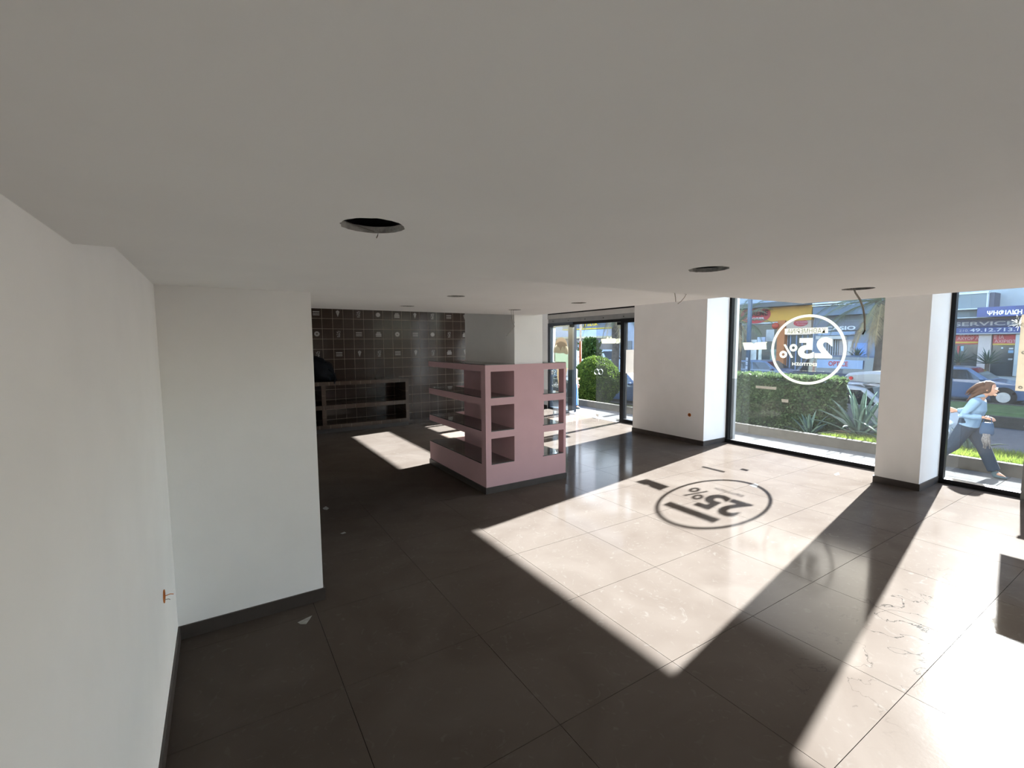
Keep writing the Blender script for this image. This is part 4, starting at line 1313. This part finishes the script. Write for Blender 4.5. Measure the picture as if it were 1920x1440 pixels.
for x0 in (1482, 1493, 1504, 1514):
    bpart(A, 'window_bar', C('blue grey bar', (0.16, 0.2, 0.28)), x0, x0 + 2.2, 628, 705, 0.1, pxz=1500)
for x0, x1, y0, y1, cc in ((1405, 1420, 637, 690, (0.35, 0.35, 0.33)), (1424, 1430, 650, 688, (0.45, 0.44, 0.38)), (1437, 1452, 618, 640, (0.36, 0.36, 0.36)), (1421, 1436, 632, 642, (0.30, 0.33, 0.42)), (1446, 1458, 655, 690, (0.20, 0.25, 0.20)), (1380, 1396, 612, 650, (0.14, 0.17, 0.12))):
    bpart(A, 'window_display', mat('display %d' % x0, cc, 0.7, 0.4, 1.5), x0, x1, y0, y1, 0.10)
RED = C('red sign', (0.36, 0.045, 0.055), 0.5)
def oval(root, px, py, rx, ry, X, m, name):
    c_ = on(px, py, 0, X)
    ry_, rz_ = abs(on(px + rx, py, 0, X).y - c_.y), abs(on(px, py - ry, 0, X).z - c_.z)
    n_ = 40
    return MB().prism([(ry_ * math.cos(2 * math.pi * k / n_), rz_ * math.sin(2 * math.pi * k / n_)) for k in range(n_)], c_, (0, -1, 0), UY, -0.12).build(name, m, root)
oval(A, 1416, 590.5, 29, 16, XB - 0.36, RED, 'oval_sign')
btext(A, 'sign_lettering', 'XTREME', C('dark maroon', (0.07, 0.02, 0.025)), 1391, 1437, 582.5, 592.5, XB - 0.50, 1416, 0.03)
btext(A, 'sign_lettering', 'STORES', C('sign white', (0.55, 0.5, 0.5)), 1398, 1430, 595.5, 600, XB - 0.50, 1416, 0.03)
oval(A, 1501, 605.5, 13.5, 6.5, XB - 0.31, RED, 'oval_sign')
btext(A, 'sign_lettering', 'XTREME', C('faded pink', (0.45, 0.2, 0.2)), 1490, 1512, 602, 606, XB - 0.45, 1501, 0.02)
btext(A, 'sign_lettering', 'STORES', C('faded pink', (0.45, 0.2, 0.2)), 1493, 1509, 607.2, 609.4, XB - 0.45, 1501, 0.02)
c_ = on(1454, 611, 0, XB - 0.9)
MB().sphere(c_, 0.22, 14, 10).build('red_lantern', C('red lantern', (0.38, 0.05, 0.03), 0.5), A, smooth=True)
# watch shop with shutters
Bd = building('grey shop with white watch-brand lettering and shuttered front across the street', 9.42, 14.60, C('blue grey render', (0.16, 0.19, 0.24)))
bpart(Bd, 'balcony_rail', C('white rail', (0.55, 0.57, 0.58)), 1537, 1590, 569, 571.3, 1.2, pxz=1560)
bpart(Bd, 'balcony_rail', C('white rail', (0.55, 0.57, 0.58)), 1537, 1598, 573.5, 575, 1.2, pxz=1560)
bpart(Bd, 'balcony_front', C('balcony blue', (0.10, 0.13, 0.17)), 1537, 1652, 575, 592, 1.1, pxz=1580)
bpart(Bd, 'upper_window', dark, 1556, 1576, 548, 567, 0.05)
bpart(Bd, 'fascia', C('grey fascia', (0.13, 0.14, 0.17)), 1536, 1652, 603, 620, 0.3, pxz=1580)
btext(Bd, 'sign_lettering', 'CASIO', C('letter white', (0.55, 0.56, 0.56)), 1546, 1602, 611.5, 619, XB - 0.32, 1575, 0.03)
bpart(Bd, 'sign_strip', C('blue strip', (0.20, 0.25, 0.33)), 1536, 1605, 622, 628.5, 0.25, pxz=1570)
bpart(Bd, 'awning', C('cream awning', (0.42, 0.39, 0.35)), 1536, 1587, 630, 636, 0.5, pxz=1560)
bpart(Bd, 'shutter_backing', dark, 1548, 1575, 637, 676, 0.05)
for k in range(6):
    bpart(Bd, 'shutter_slat', C('grey slat', (0.28, 0.28, 0.30)), 1549 + 4.4 * k, 1551 + 4.4 * k, 637, 674, 0.10, pxz=1560)
bpart(Bd, 'wall_panel', C('beige panel', (0.33, 0.28, 0.26)), 1575, 1602, 637, 712, 0.15, pxz=1588)
bpart(Bd, 'billboard', C('blue billboard', (0.13, 0.22, 0.42)), 1603, 1628, 643, 678, 0.2, pxz=1615)
bpart(Bd, 'pillar', C('pale pillar', (0.42, 0.40, 0.38)), 1594, 1601, 640, 712, 0.3, pxz=1598)
# repair shop
Cb = building('repair shop with blue SERVICE fascia and red window boards across the street', 2.0, 9.40, C('grey render', (0.30, 0.32, 0.33)))
WHT = C('white frame', (0.55, 0.57, 0.57))
bpart(Cb, 'balcony_front', C('balcony glass', (0.13, 0.16, 0.18), 0.4), 1786, 1858, 553, 583, 1.2, pxz=1825)
bpart(Cb, 'balcony_side', C('balcony side', (0.10, 0.10, 0.13)), 1858, 1868, 551, 581, 1.0, pxz=1863)
for y0, y1 in ((551, 554.5), (580.5, 582), (596.5, 597.6)):
    bpart(Cb, 'balcony_rail', WHT, 1772, 1860, y0, y1, 1.26, pxz=1825)
for x0 in (1796.5, 1857):
    bpart(Cb, 'balcony_post', WHT, x0, x0 + 1.8, 552, 582, 1.24, pxz=1825)
bpart(Cb, 'soffit', C('grey soffit', (0.12, 0.14, 0.15)), 1772, 1865, 583, 597, 0.9, pxz=1825)
LED = mat('blue led board', (0.02, 0.04, 0.16), 0.4, 0.2, 3)
bpart(Cb, 'led_board', LED, 1842, 1935, 577, 595, 1.3, pxz=1880)
btext(Cb, 'led_lettering', 'ΨΗΦΙΑΚΗ', mat('lit led letters', (0.55, 0.62, 1.0), 0.5, 0.05, 4, emit=1.1), 1845.5, 1911, 581.5, 590.5, XB - 1.32, 1878, 0.03)
bpart(Cb, 'fascia', C('violet blue fascia', (0.075, 0.08, 0.14)), 1772, 1912, 599, 613, 0.4, pxz=1845)
btext(Cb, 'sign_lettering', 'SERVICE', C('grey letters', (0.34, 0.34, 0.36)), 1786, 1899, 603, 610.5, XB - 0.42, 1845, 0.02)
bpart(Cb, 'fascia', C('blue fascia', (0.06, 0.08, 0.20)), 1772, 1916, 614, 624.5, 0.4, pxz=1845)
btext(Cb, 'sign_lettering', '210.', C('grey letters', (0.34, 0.34, 0.36)), 1796, 1814, 617, 621.5, XB - 0.42, 1845, 0.0)
btext(Cb, 'sign_lettering', '49.12.713.', C('white letters', (0.46, 0.46, 0.48)), 1816, 1901, 615.5, 622, XB - 0.42, 1845, 0.02)
bpart(Cb, 'lintel', C('grey lintel', (0.26, 0.26, 0.27)), 1772, 1914, 624.5, 627, 0.5, pxz=1845)
bpart(Cb, 'shop_window', dark, 1778, 1836, 627, 705, 0.05, pxz=1810)
bpart(Cb, 'shop_window', dark, 1860, 1906, 627, 705, 0.05, pxz=1882)
RB = C('red board', (0.36, 0.06, 0.065), 0.6)
bpart(Cb, 'red_board', RB, 1792, 1836, 627, 645.5, 0.12, pxz=1815)
bpart(Cb, 'red_board', RB, 1862, 1906, 627, 644, 0.12, pxz=1884)
bpart(Cb, 'yellow_stripe', C('yellow stripe', (0.42, 0.30, 0.06)), 1792, 1836, 640.5, 643.5, 0.13, pxz=1815)
bpart(Cb, 'yellow_stripe', C('yellow stripe', (0.42, 0.30, 0.06)), 1862, 1906, 644, 647, 0.13, pxz=1884)
PK = C('pale red letters', (0.50, 0.33, 0.32))
btext(Cb, 'board_lettering', 'ΑΧΥΟΡ Λ', PK, 1794, 1834, 631.5, 637.5, XB - 0.15, 1815, 0.01)
btext(Cb, 'board_lettering', 'ΑΖ ΖΞΡΟ', PK, 1797, 1834, 627.3, 630, XB - 0.15, 1815, 0.01)
btext(Cb, 'board_lettering', 'ΑΧΙΡΙΩΤ', PK, 1864, 1904, 637, 642.5, XB - 0.15, 1884, 0.01)
btext(Cb, 'board_lettering', 'Ε ΙΑ', PK, 1863, 1881, 628.5, 635.5, XB - 0.15, 1884, 0.01)
bpart(Cb, 'pillar', C('beige column', (0.42, 0.36, 0.33)), 1836.5, 1860, 627, 705, 0.25, pxz=1848)
bpart(Cb, 'pillar', C('grey column', (0.32, 0.34, 0.33)), 1906, 1914, 625, 705, 0.3, pxz=1910)
for x0, x1, y0, y1, cc in ((1796, 1802, 648, 672, (0.30, 0.06, 0.06)), (1800, 1808, 649, 658, (0.25, 0.36, 0.42)), (1893, 1901, 652, 655, (0.42, 0.43, 0.43)), (1892, 1902, 656.5, 662, (0.16, 0.28, 0.40)), (1893, 1901, 672, 675, (0.36, 0.37, 0.37)), (1878, 1882, 651, 654, (0.4, 0.45, 0.45))):
    bpart(Cb, 'window_sticker', mat('sticker %d %d' % (x0, y0), cc, 0.7, 0.2, 3), x0, x1, y0, y1, 0.08)
# building opposite the entrance
D = building('low shop with a yellow-lettered dark fascia opposite the entrance', 27.65, 50.0, C('lilac white render', (0.30, 0.30, 0.34)), 9.0)
bpart(D, 'fascia', C('dark grey fascia', (0.12, 0.12, 0.13)), 1060, 1165, 600, 616, 0.4, pxz=1104)
YL = C('yellow letters', (0.50, 0.33, 0.03))
btext(D, 'sign_lettering', 'ELEK', YL, 1101, 1122, 605.5, 611, XB - 0.42, 1104, 0.03)
oval(D, 1093.5, 609, 4.6, 5.6, XB - 0.42, YL, 'round_logo')
oval(D, 1092.6, 610, 2.4, 3.8, XB - 0.56, dark, 'logo_centre')
bpart(D, 'yellow_stripe', YL, 1060, 1165, 616, 617.6, 0.42, pxz=1104)
bpart(D, 'balcony_front', C('pale blue balcony', (0.30, 0.33, 0.42)), 1040, 1165, 619, 631, 0.9, pxz=1104)
bpart(D, 'balcony_slab', C('ochre slab', (0.40, 0.34, 0.22)), 1040, 1165, 631, 634.5, 1.0, pxz=1104)
for x0, x1, cc in ((1040, 1076, (0.10, 0.12, 0.14)), (1078, 1083, (0.10, 0.07, 0.05)), (1100, 1108, (0.08, 0.06, 0.06)), (1126, 1150, (0.12, 0.09, 0.09)), (1152, 1185, (0.1, 0.1, 0.11))):
    bpart(D, 'shop_window', mat('shop bay %d' % x0, cc, 0.4, 0.4, 1), x0, x1, 640, 690, 0.06, pxz=1104)
for x0 in (1096, 1110, 1117):
    bpart(D, 'pillar', C('white pillar', (0.42, 0.41, 0.42)), x0, x0 + 2.6, 636, 690, 0.3, pxz=1104)
bpart(D, 'parapet', C('lilac parapet', (0.30, 0.29, 0.34)), 1092, 1126, 661, 690, 2.0, pxz=1104)
# blocks that close the street on both sides and higher storeys
Eb = building('plain grey corner block down the street right of the repair shop', -14.0, 1.98, C('grey block', (0.28, 0.28, 0.28)), 12.0)

# ================================================================== PEOPLE
def loft(mb, secs, side=(0, 1, 0), n=16):
    """Closed tube through elliptical sections: (centre, half-width along side, half-depth)."""
    k = len(mb.v)
    side = Vector(side)
    for i_, (c_, a_, b_) in enumerate(secs):
        c_ = Vector(c_)
        d_ = (Vector(secs[min(i_ + 1, len(secs) - 1)][0]) - Vector(secs[max(i_ - 1, 0)][0])).normalized()
        s_ = (side - d_ * side.dot(d_)).normalized()
        u_ = d_.cross(s_)
        for j in range(n):
            t = 2 * math.pi * j / n
            mb.v.append(c_ + s_ * (a_ * math.cos(t)) + u_ * (b_ * math.sin(t)))
    for i_ in range(len(secs) - 1):
        for j in range(n):
            p_, q_ = k + i_ * n + j, k + i_ * n + (j + 1) % n
            mb.f.append((p_, q_, q_ + n, p_ + n))
    mb.f.append(tuple(k + j for j in reversed(range(n))))
    mb.f.append(tuple(k + (len(secs) - 1) * n + j for j in range(n)))
    return mb

def remeshed(mb, name, m, parent, voxel, smooth_it=6):
    """Fuse the shapes into one continuous skin."""
    o = mb.build(name, m, parent, local=True)
    r_ = o.modifiers.new('fuse', 'REMESH')
    r_.mode = 'VOXEL'
    r_.voxel_size = voxel
    r_.use_smooth_shade = True
    s_ = o.modifiers.new('soften', 'SMOOTH')
    s_.iterations = smooth_it
    s_.factor = 0.5
    bpy.context.view_layer.update()
    me = bpy.data.meshes.new_from_object(o.evaluated_get(bpy.context.evaluated_depsgraph_get()))
    o.modifiers.clear()
    o.data = me
    me.materials.clear()
    me.materials.append(m)
    for p_ in me.polygons:
        p_.use_smooth = True
    return o

def head_mesh(c, turn=0.0, s=1.0):
    """Head with brow, nose, lips, chin, ears; looks along +x."""
    b_ = MB().sphere((0, 0, 0), 1.0, 32, 24)
    out = []
    for v_ in b_.v:
        x_, y_, z_ = v_.x * 0.098, v_.y * 0.076, v_.z * 0.116
        if z_ < -0.02:                                        # jaw narrows
            k_ = (-z_ - 0.02) / 0.096
            y_ *= 1 - 0.38 * k_
            x_ = x_ * (1 - 0.12 * k_) + 0.022 * k_
        if x_ > 0.05:                                         # flatter face
            x_ = 0.05 + (x_ - 0.05) * 0.72
        ez = math.exp(-((z_ - 0.004) / 0.014) ** 2) * math.exp(-((abs(y_) - 0.031) / 0.016) ** 2)
        if x_ > 0.03:
            x_ -= 0.012 * ez
        out.append(Vector((x_, y_, z_)))
    b_.v = out
    b_.tube([(0.080, 0, 0.012), (0.092, 0, -0.012), (0.104, 0, -0.030), (0.092, 0, -0.038)], [0.008, 0.010, 0.014, 0.010], 8)
    loft(b_, [((0.078, -0.024, -0.060), 0.004, 0.004), ((0.089, -0.010, -0.058), 0.008, 0.008), ((0.091, 0.0, -0.059), 0.008, 0.008), ((0.089, 0.010, -0.058), 0.008, 0.008), ((0.078, 0.024, -0.060), 0.004, 0.004)], (0, 0, 1), 8)
    b_.sphere((0.078, 0, -0.098), (0.020, 0.024, 0.018), 10, 8)
    for sg in (-1, 1):
        b_.sphere((-0.008, sg * 0.078, -0.008), (0.018, 0.009, 0.031), 10, 8)
    ca, sa = math.cos(turn), math.sin(turn)
    b_.v = [Vector(((v_.x * ca - v_.z * sa) * s, v_.y * s, (v_.x * sa + v_.z * ca) * s)) + Vector(c) for v_ in b_.v]
    return b_

def hand(mb, w, fwd, palm_n, curl, thumb_side, L=0.17):
    """Palm and five bent fingers starting at wrist w; palm_n is the way the palm faces."""
    w, f_, n_ = Vector(w), Vector(fwd).normalized(), Vector(palm_n).normalized()
    n_ = (n_ - f_ * n_.dot(f_)).normalized()
    s_ = f_.cross(n_)
    loft(mb, [(w - f_ * 0.01, 0.024, 0.018), (w + f_ * 0.03, 0.034, 0.017), (w + f_ * 0.075, 0.040, 0.014), (w + f_ * 0.09, 0.036, 0.011)], s_, 12)
    for i_, ln in enumerate((0.068, 0.078, 0.073, 0.056)):
        p_ = w + f_ * 0.082 + s_ * (0.030 - 0.020 * i_)
        d_ = f_.copy()
        pts = [p_ - f_ * 0.02, p_]
        for j in range(3):
            a_ = curl * (0.6 + 0.3 * j)
            d_ = (d_ * math.cos(a_) + n_ * math.sin(a_)).normalized()
            p_ = p_ + d_ * ln * (0.45, 0.32, 0.23)[j]
            pts.append(p_)
        mb.tube(pts, [0.0095, 0.0095, 0.009, 0.0085, 0.0065], 8)
    t0 = w + f_ * 0.025 + s_ * (0.030 * thumb_side)
    d_ = (f_ * 0.75 + s_ * thumb_side * 0.65 + n_ * 0.35).normalized()
    mb.tube([t0 - d_ * 0.01, t0 + d_ * 0.035, t0 + (d_ + n_ * 0.4).normalized() * 0.058], [0.013, 0.0115, 0.008], 8)
    return mb

SKIN = mat('skin', (0.28, 0.15, 0.10), 0.55, 0.06, 12)
def person(loc, rz, J, label, mats, hair_fn, extra=None, group='people outside'):
    root = empty('person', loc, label, 'person', group, rz=rz)
    V = Vector
    b_ = MB()
    # body skin
    hd = head_mesh(J['head'], J.get('nod', 0.0))
    b_.add(hd.v, hd.f)
    loft(b_, [(V(J['neck']) - V((0.02, 0, 0.05)), 0.060, 0.055), (J['neck'], 0.050, 0.050), (V(J['head']) + V((-0.012, 0, -0.05)), 0.047, 0.050)])
    loft(b_, [(J['hip'], 0.145, 0.095), (J['waist'], 0.115, 0.085), (J['chest'], 0.145, 0.10), (J['collar'], 0.13, 0.075), (V(J['neck']) - V((0.01, 0, 0.03)), 0.055, 0.055)])
    for sd in 'RL':
        b_.tube([V(J['collar']), J['sh' + sd], J['el' + sd], J['wr' + sd]], [0.05, 0.046, 0.037, 0.024], 10)
        hand(b_, J['wr' + sd], V(J['hd' + sd]) - V(J['wr' + sd]), J['pn' + sd], J.get('curl' + sd, 0.5), 1 if sd == 'R' else -1)
        b_.tube([J['hp' + sd], J['kn' + sd], J['an' + sd]], [0.082, 0.054, 0.036], 12)
        b_.tube([J['an' + sd], V(J['an' + sd]).lerp(V(J['to' + sd]), 0.5), J['to' + sd]], [0.036, 0.034, 0.022], 10)
    remeshed(b_, 'body', mats['skin'], root, 0.0065, 4)
    # jacket or top
    t = MB()
    hem = V(J['hip']) + V((0, 0, J.get('hem', 0.0)))
    loft(t, [(hem, 0.185, 0.135), (V(J['waist']), 0.155, 0.125), (V(J['chest']), 0.172, 0.128), (V(J['collar']), 0.158, 0.095), (V(J['neck']) - V((0.012, 0, 0.035)), 0.075, 0.072)], n=20)
    for sd in 'RL':
        sl = V(J['el' + sd]).lerp(V(J['wr' + sd]), J.get('sleeve', 0.92))
        t.tube([V(J['collar']).lerp(V(J['sh' + sd]), 0.5), J['sh' + sd], V(J['sh' + sd]).lerp(V(J['el' + sd]), 0.5), J['el' + sd], V(J['el' + sd]).lerp(sl, 0.55), sl], [0.07, 0.074, 0.064, 0.058, 0.050, 0.040], 12)
    jk = remeshed(t, 'jacket', mats['top'], root, 0.011, 3)
    # trousers
    t = MB()
    loft(t, [(V(J['hip']) + V((0, 0, 0.10)), 0.150, 0.112), (V(J['hip']) + V((0, 0, 0.03)), 0.172, 0.125), (V(J['hip']) - V((0, 0, 0.05)), 0.180, 0.13), (V(J['hip']) - V((0, 0, 0.12)), 0.15, 0.10)], n=20)
    for sd in 'RL':
        k_, a_ = V(J['kn' + sd]), V(J['an' + sd])
        t.tube([J['hp' + sd], V(J['hp' + sd]).lerp(k_, 0.5), k_, k_.lerp(a_, 0.5), k_.lerp(a_, 0.93)], [0.112, 0.108, 0.093, 0.085, 0.080], 14)
    remeshed(t, 'trousers', mats['trousers'], root, 0.012, 3)
    for sd in 'RL':
        a_, o_ = V(J['an' + sd]), V(J['to' + sd])
        f_ = (o_ - a_)
        f_.z = 0
        f_.normalize()
        dn = V((0, 0, -1)) if abs(o_.z) < 0.06 and a_.z < 0.11 else (o_ - a_).normalized()
        s_ = MB()
        heel = a_ + (V((0, 0, -0.05)) if a_.z < 0.11 else V((-0.035, 0, -0.03)))
        loft(s_, [(a_ + V((0, 0, 0.03)), 0.043, 0.045), (a_, 0.043, 0.052), (heel.lerp(o_, 0.12), 0.040, 0.042), (heel.lerp(o_, 0.55), 0.043, 0.038), (heel.lerp(o_, 0.9), 0.040, 0.026), (o_ + (o_ - heel).normalized() * 0.025, 0.02, 0.014)], n=12)
        remeshed(s_, 'shoe', mats['shoe'], root, 0.008, 3)
    hair_fn(root, V(J['head']), mats['hair'])
    if extra:
        extra(root, J)
    return root

def wavy_hair(root, c, m):
    rnd = random.Random(3)
    h_ = MB()
    h_.sphere(c + Vector((-0.016, 0, 0.022)), (0.106, 0.092, 0.112), 24, 16)
    h_.v = [v_ if not (v_.x > c.x + 0.052 and v_.z < c.z + 0.065) else Vector((c.x + 0.045, v_.y, v_.z)) for v_ in h_.v]
    for k in range(46):                                       # locks blown backwards
        y0 = rnd.uniform(-0.085, 0.085)
        z0 = rnd.uniform(-0.05, 0.10)
        p_ = c + Vector((-0.04 - 0.03 * (1 - abs(y0) / 0.09), y0, z0))
        pts = [p_]
        L = rnd.uniform(0.16, 0.30)
        d_ = Vector((-0.75, rnd.uniform(-0.25, 0.25), -0.35 + 0.2 * z0 * 10)).normalized()
        for q_ in range(5):
            d_ = (d_ + Vector((rnd.uniform(-0.1, 0.1), rnd.uniform(-0.2, 0.2), -0.22 + rnd.uniform(-0.2, 0.25)))).normalized()
            p_ = p_ + d_ * L / 5
            pts.append(p_)
        h_.tube(pts, [0.026, 0.030, 0.028, 0.022, 0.015, 0.005], 6)
    remeshed(h_, 'hair', m, root, 0.008, 1)

def short_hair(root, c, m):
    h_ = MB().sphere(c + Vector((-0.018, 0, 0.025)), (0.102, 0.086, 0.108), 24, 16)
    h_.v = [v_ if not (v_.x > c.x + 0.052 and v_.z < c.z + 0.06) else Vector((c.x + 0.045, v_.y, v_.z)) for v_ in h_.v]
    remeshed(h_, 'hair', m, root, 0.009, 2)

def woman_extra(root, J):
    c = Vector(J['head'])
    g = MB()
    for sg in (-1, 1):
        g.ring(c + Vector((0.088, sg * 0.032, 0.006)), (0, 1, 0), (0, 0, 1), 0.016, 0.021, 0.004, 18)
        g.bar(c + Vector((0.086, sg * 0.052, 0.010)), c + Vector((-0.01, sg * 0.080, 0.006)), 0.004, 0.004)
    g.bar(c + Vector((0.091, -0.012, 0.008)), c + Vector((0.091, 0.012, 0.008)), 0.004, 0.004)
    g.build('glasses', mat('glasses frame', (0.55, 0.52, 0.48), 0.25, 0.1, 9, metal=0.6), root, local=True)
    st = MB().tube([Vector(J['collar']) + Vector((0.03, 0.09, 0.06)), Vector(J['chest']) + Vector((0.135, 0.0, 0.03)), Vector(J['waist']) + Vector((0.11, -0.12, 0.05))], 0.008, 6)
    hd_ = MB()
    n0 = Vector(J['neck'])
    hd_.ring(n0 + Vector((-0.03, 0, -0.015)), (1, 0, 0.15), (0, 1, 0), 0.055, 0.088, 0.05, 20)
    hd_.build('hood_collar', mat('light blue jacket', (0.11, 0.165, 0.23), 0.8, 0.1, 6, 0.3, 30), root, local=True, bevel=0.012)

JW = dict(head=(0.215, 0, 1.470), neck=(0.14, 0, 1.335), collar=(0.105, 0, 1.265), chest=(0.085, 0, 1.13), waist=(0.035, 0, 0.98), hip=(0.0, 0, 0.87), hem=-0.035, nod=0.02,
          shR=(0.10, -0.165, 1.255), elR=(-0.03, -0.225, 1.01), wrR=(0.215, -0.185, 1.015), hdR=(0.32, -0.165, 1.00), pnR=(0.1, 0.5, -0.8), curlR=0.45,
          shL=(0.10, 0.165, 1.255), elL=(-0.10, 0.225, 1.05), wrL=(-0.205, 0.20, 1.04), hdL=(-0.29, 0.19, 1.06), pnL=(0.2, -0.9, 0.3), curlL=0.5,
          hpR=(-0.01, -0.085, 0.82), knR=(-0.15, -0.09, 0.475), anR=(-0.43, -0.09, 0.175), toR=(-0.36, -0.09, 0.025),
          hpL=(0.01, 0.085, 0.82), knL=(0.19, 0.085, 0.475), anL=(0.345, 0.085, 0.09), toL=(0.47, 0.085, 0.025))
wp = on(1815, 886, 2, PAVE_Z)
WX = 10.62
wy = on(1815, 800, 0, WX).y
MW = dict(skin=SKIN, top=mat('light blue jacket', (0.11, 0.165, 0.23), 0.8, 0.1, 6, 0.3, 30), trousers=mat('dark blue trousers', (0.011, 0.018, 0.030), 0.95, 0.15, 6, 0.3, 30), shoe=mat('dark shoe', (0.03, 0.05, 0.06), 0.7, 0.2, 9), hair=mat('brown wavy hair', (0.045, 0.022, 0.013), 0.55, 0.35, 30, 0.6, 60))
woman = person((WX, wy, PAVE_Z), -math.pi / 2, JW, 'woman in a light blue jacket and dark trousers striding past the right-hand window', MW, wavy_hair, woman_extra)
def to_world(p):
    return Vector((WX + p[1], wy - p[0], PAVE_Z + p[2]))
hb = empty('handbag', to_world((0.27, -0.20, 0.74)), 'small blue handbag hanging from the forearm of the woman in the light blue jacket', 'handbag', rz=-math.pi / 2)
bgm = MB()
for z_, a_, c_ in ((0.0, 0.075, 0.035), (0.02, 0.088, 0.045), (0.10, 0.085, 0.042), (0.185, 0.07, 0.022), (0.20, 0.06, 0.012)):
    bgm.v += [Vector((a_ * math.cos(t), c_ * math.sin(t), z_)) for t in [2 * math.pi * j / 16 for j in range(16)]]
for i_ in range(4):
    bgm.f += [(16 * i_ + j, 16 * i_ + (j + 1) % 16, 16 * i_ + 16 + (j + 1) % 16, 16 * i_ + 16 + j) for j in range(16)]
bgm.f += [tuple(reversed(range(16))), tuple(range(64, 80))]
bgm.build('bag_body', mat('blue bag leather', (0.018, 0.036, 0.07), 0.5, 0.1, 9), hb, local=True, smooth=True)
MB().tube([(-0.05, 0, 0.19), (-0.04, 0.0, 0.27), (0.0, 0.0, 0.305), (0.04, 0.0, 0.27), (0.05, 0, 0.19)], 0.006, 6).build('handle', mat('blue bag leather', (0.018, 0.036, 0.07)), hb, local=True, smooth=True)
scf = MB()
rs = random.Random(2)
for k in range(7):
    x_ = -0.03 + 0.012 * k
    scf.tube([(x_, -0.04, 0.02), (x_ + rs.uniform(-0.02, 0.02), -0.05, -0.08), (x_ + rs.uniform(-0.03, 0.03), -0.045, -0.18 - rs.uniform(0, 0.06))], [0.012, 0.014, 0.006], 6)
scf.build('hanging_scarf', mat('dark speckled cloth', (0.05, 0.045, 0.05), 0.9, 0.9, 60, col2=(0.12, 0.115, 0.11)), hb, local=True, smooth=True)

JS = dict(head=(0.03, 0, 1.53), neck=(0.0, 0, 1.40), collar=(-0.01, 0, 1.33), chest=(0.0, 0, 1.18), waist=(0.0, 0, 1.02), hip=(0.0, 0, 0.90), hem=-0.03,
          shR=(0.0, -0.165, 1.32), elR=(0.02, -0.22, 1.07), wrR=(0.22, -0.19, 1.05), hdR=(0.31, -0.17, 1.06), pnR=(0.0, 0.8, -0.5), curlR=0.5,
          shL=(0.0, 0.165, 1.32), elL=(-0.03, 0.22, 1.06), wrL=(0.06, 0.21, 0.84), hdL=(0.08, 0.21, 0.75), pnL=(0.2, -0.9, 0.0), curlL=0.4,
          hpR=(0.0, -0.085, 0.85), knR=(0.03, -0.09, 0.47), anR=(-0.02, -0.09, 0.085), toR=(0.12, -0.09, 0.025),
          hpL=(0.0, 0.085, 0.85), knL=(0.05, 0.085, 0.47), anL=(0.08, 0.085, 0.085), toL=(0.22, 0.085, 0.025))
MS = dict(skin=SKIN, top=mat('lilac top', (0.26, 0.20, 0.26), 0.85, 0.1, 6, 0.3, 30), trousers=mat('blue jeans', (0.07, 0.15, 0.32), 0.85, 0.15, 9, 0.3, 30), shoe=mat('dark shoe', (0.03, 0.05, 0.06)), hair=mat('dark hair', (0.02, 0.015, 0.012), 0.5, 0.3, 30))
sp_ = on(1074, 766, 2, PAVE_Z)
person((sp_.x, sp_.y, PAVE_Z), -math.pi / 2 + 0.3, JS, 'person in a lilac top and blue jeans standing outside beside the entrance post', MS, short_hair)

bpy.data.objects.remove(_to)
bpy.data.curves.remove(_tc)
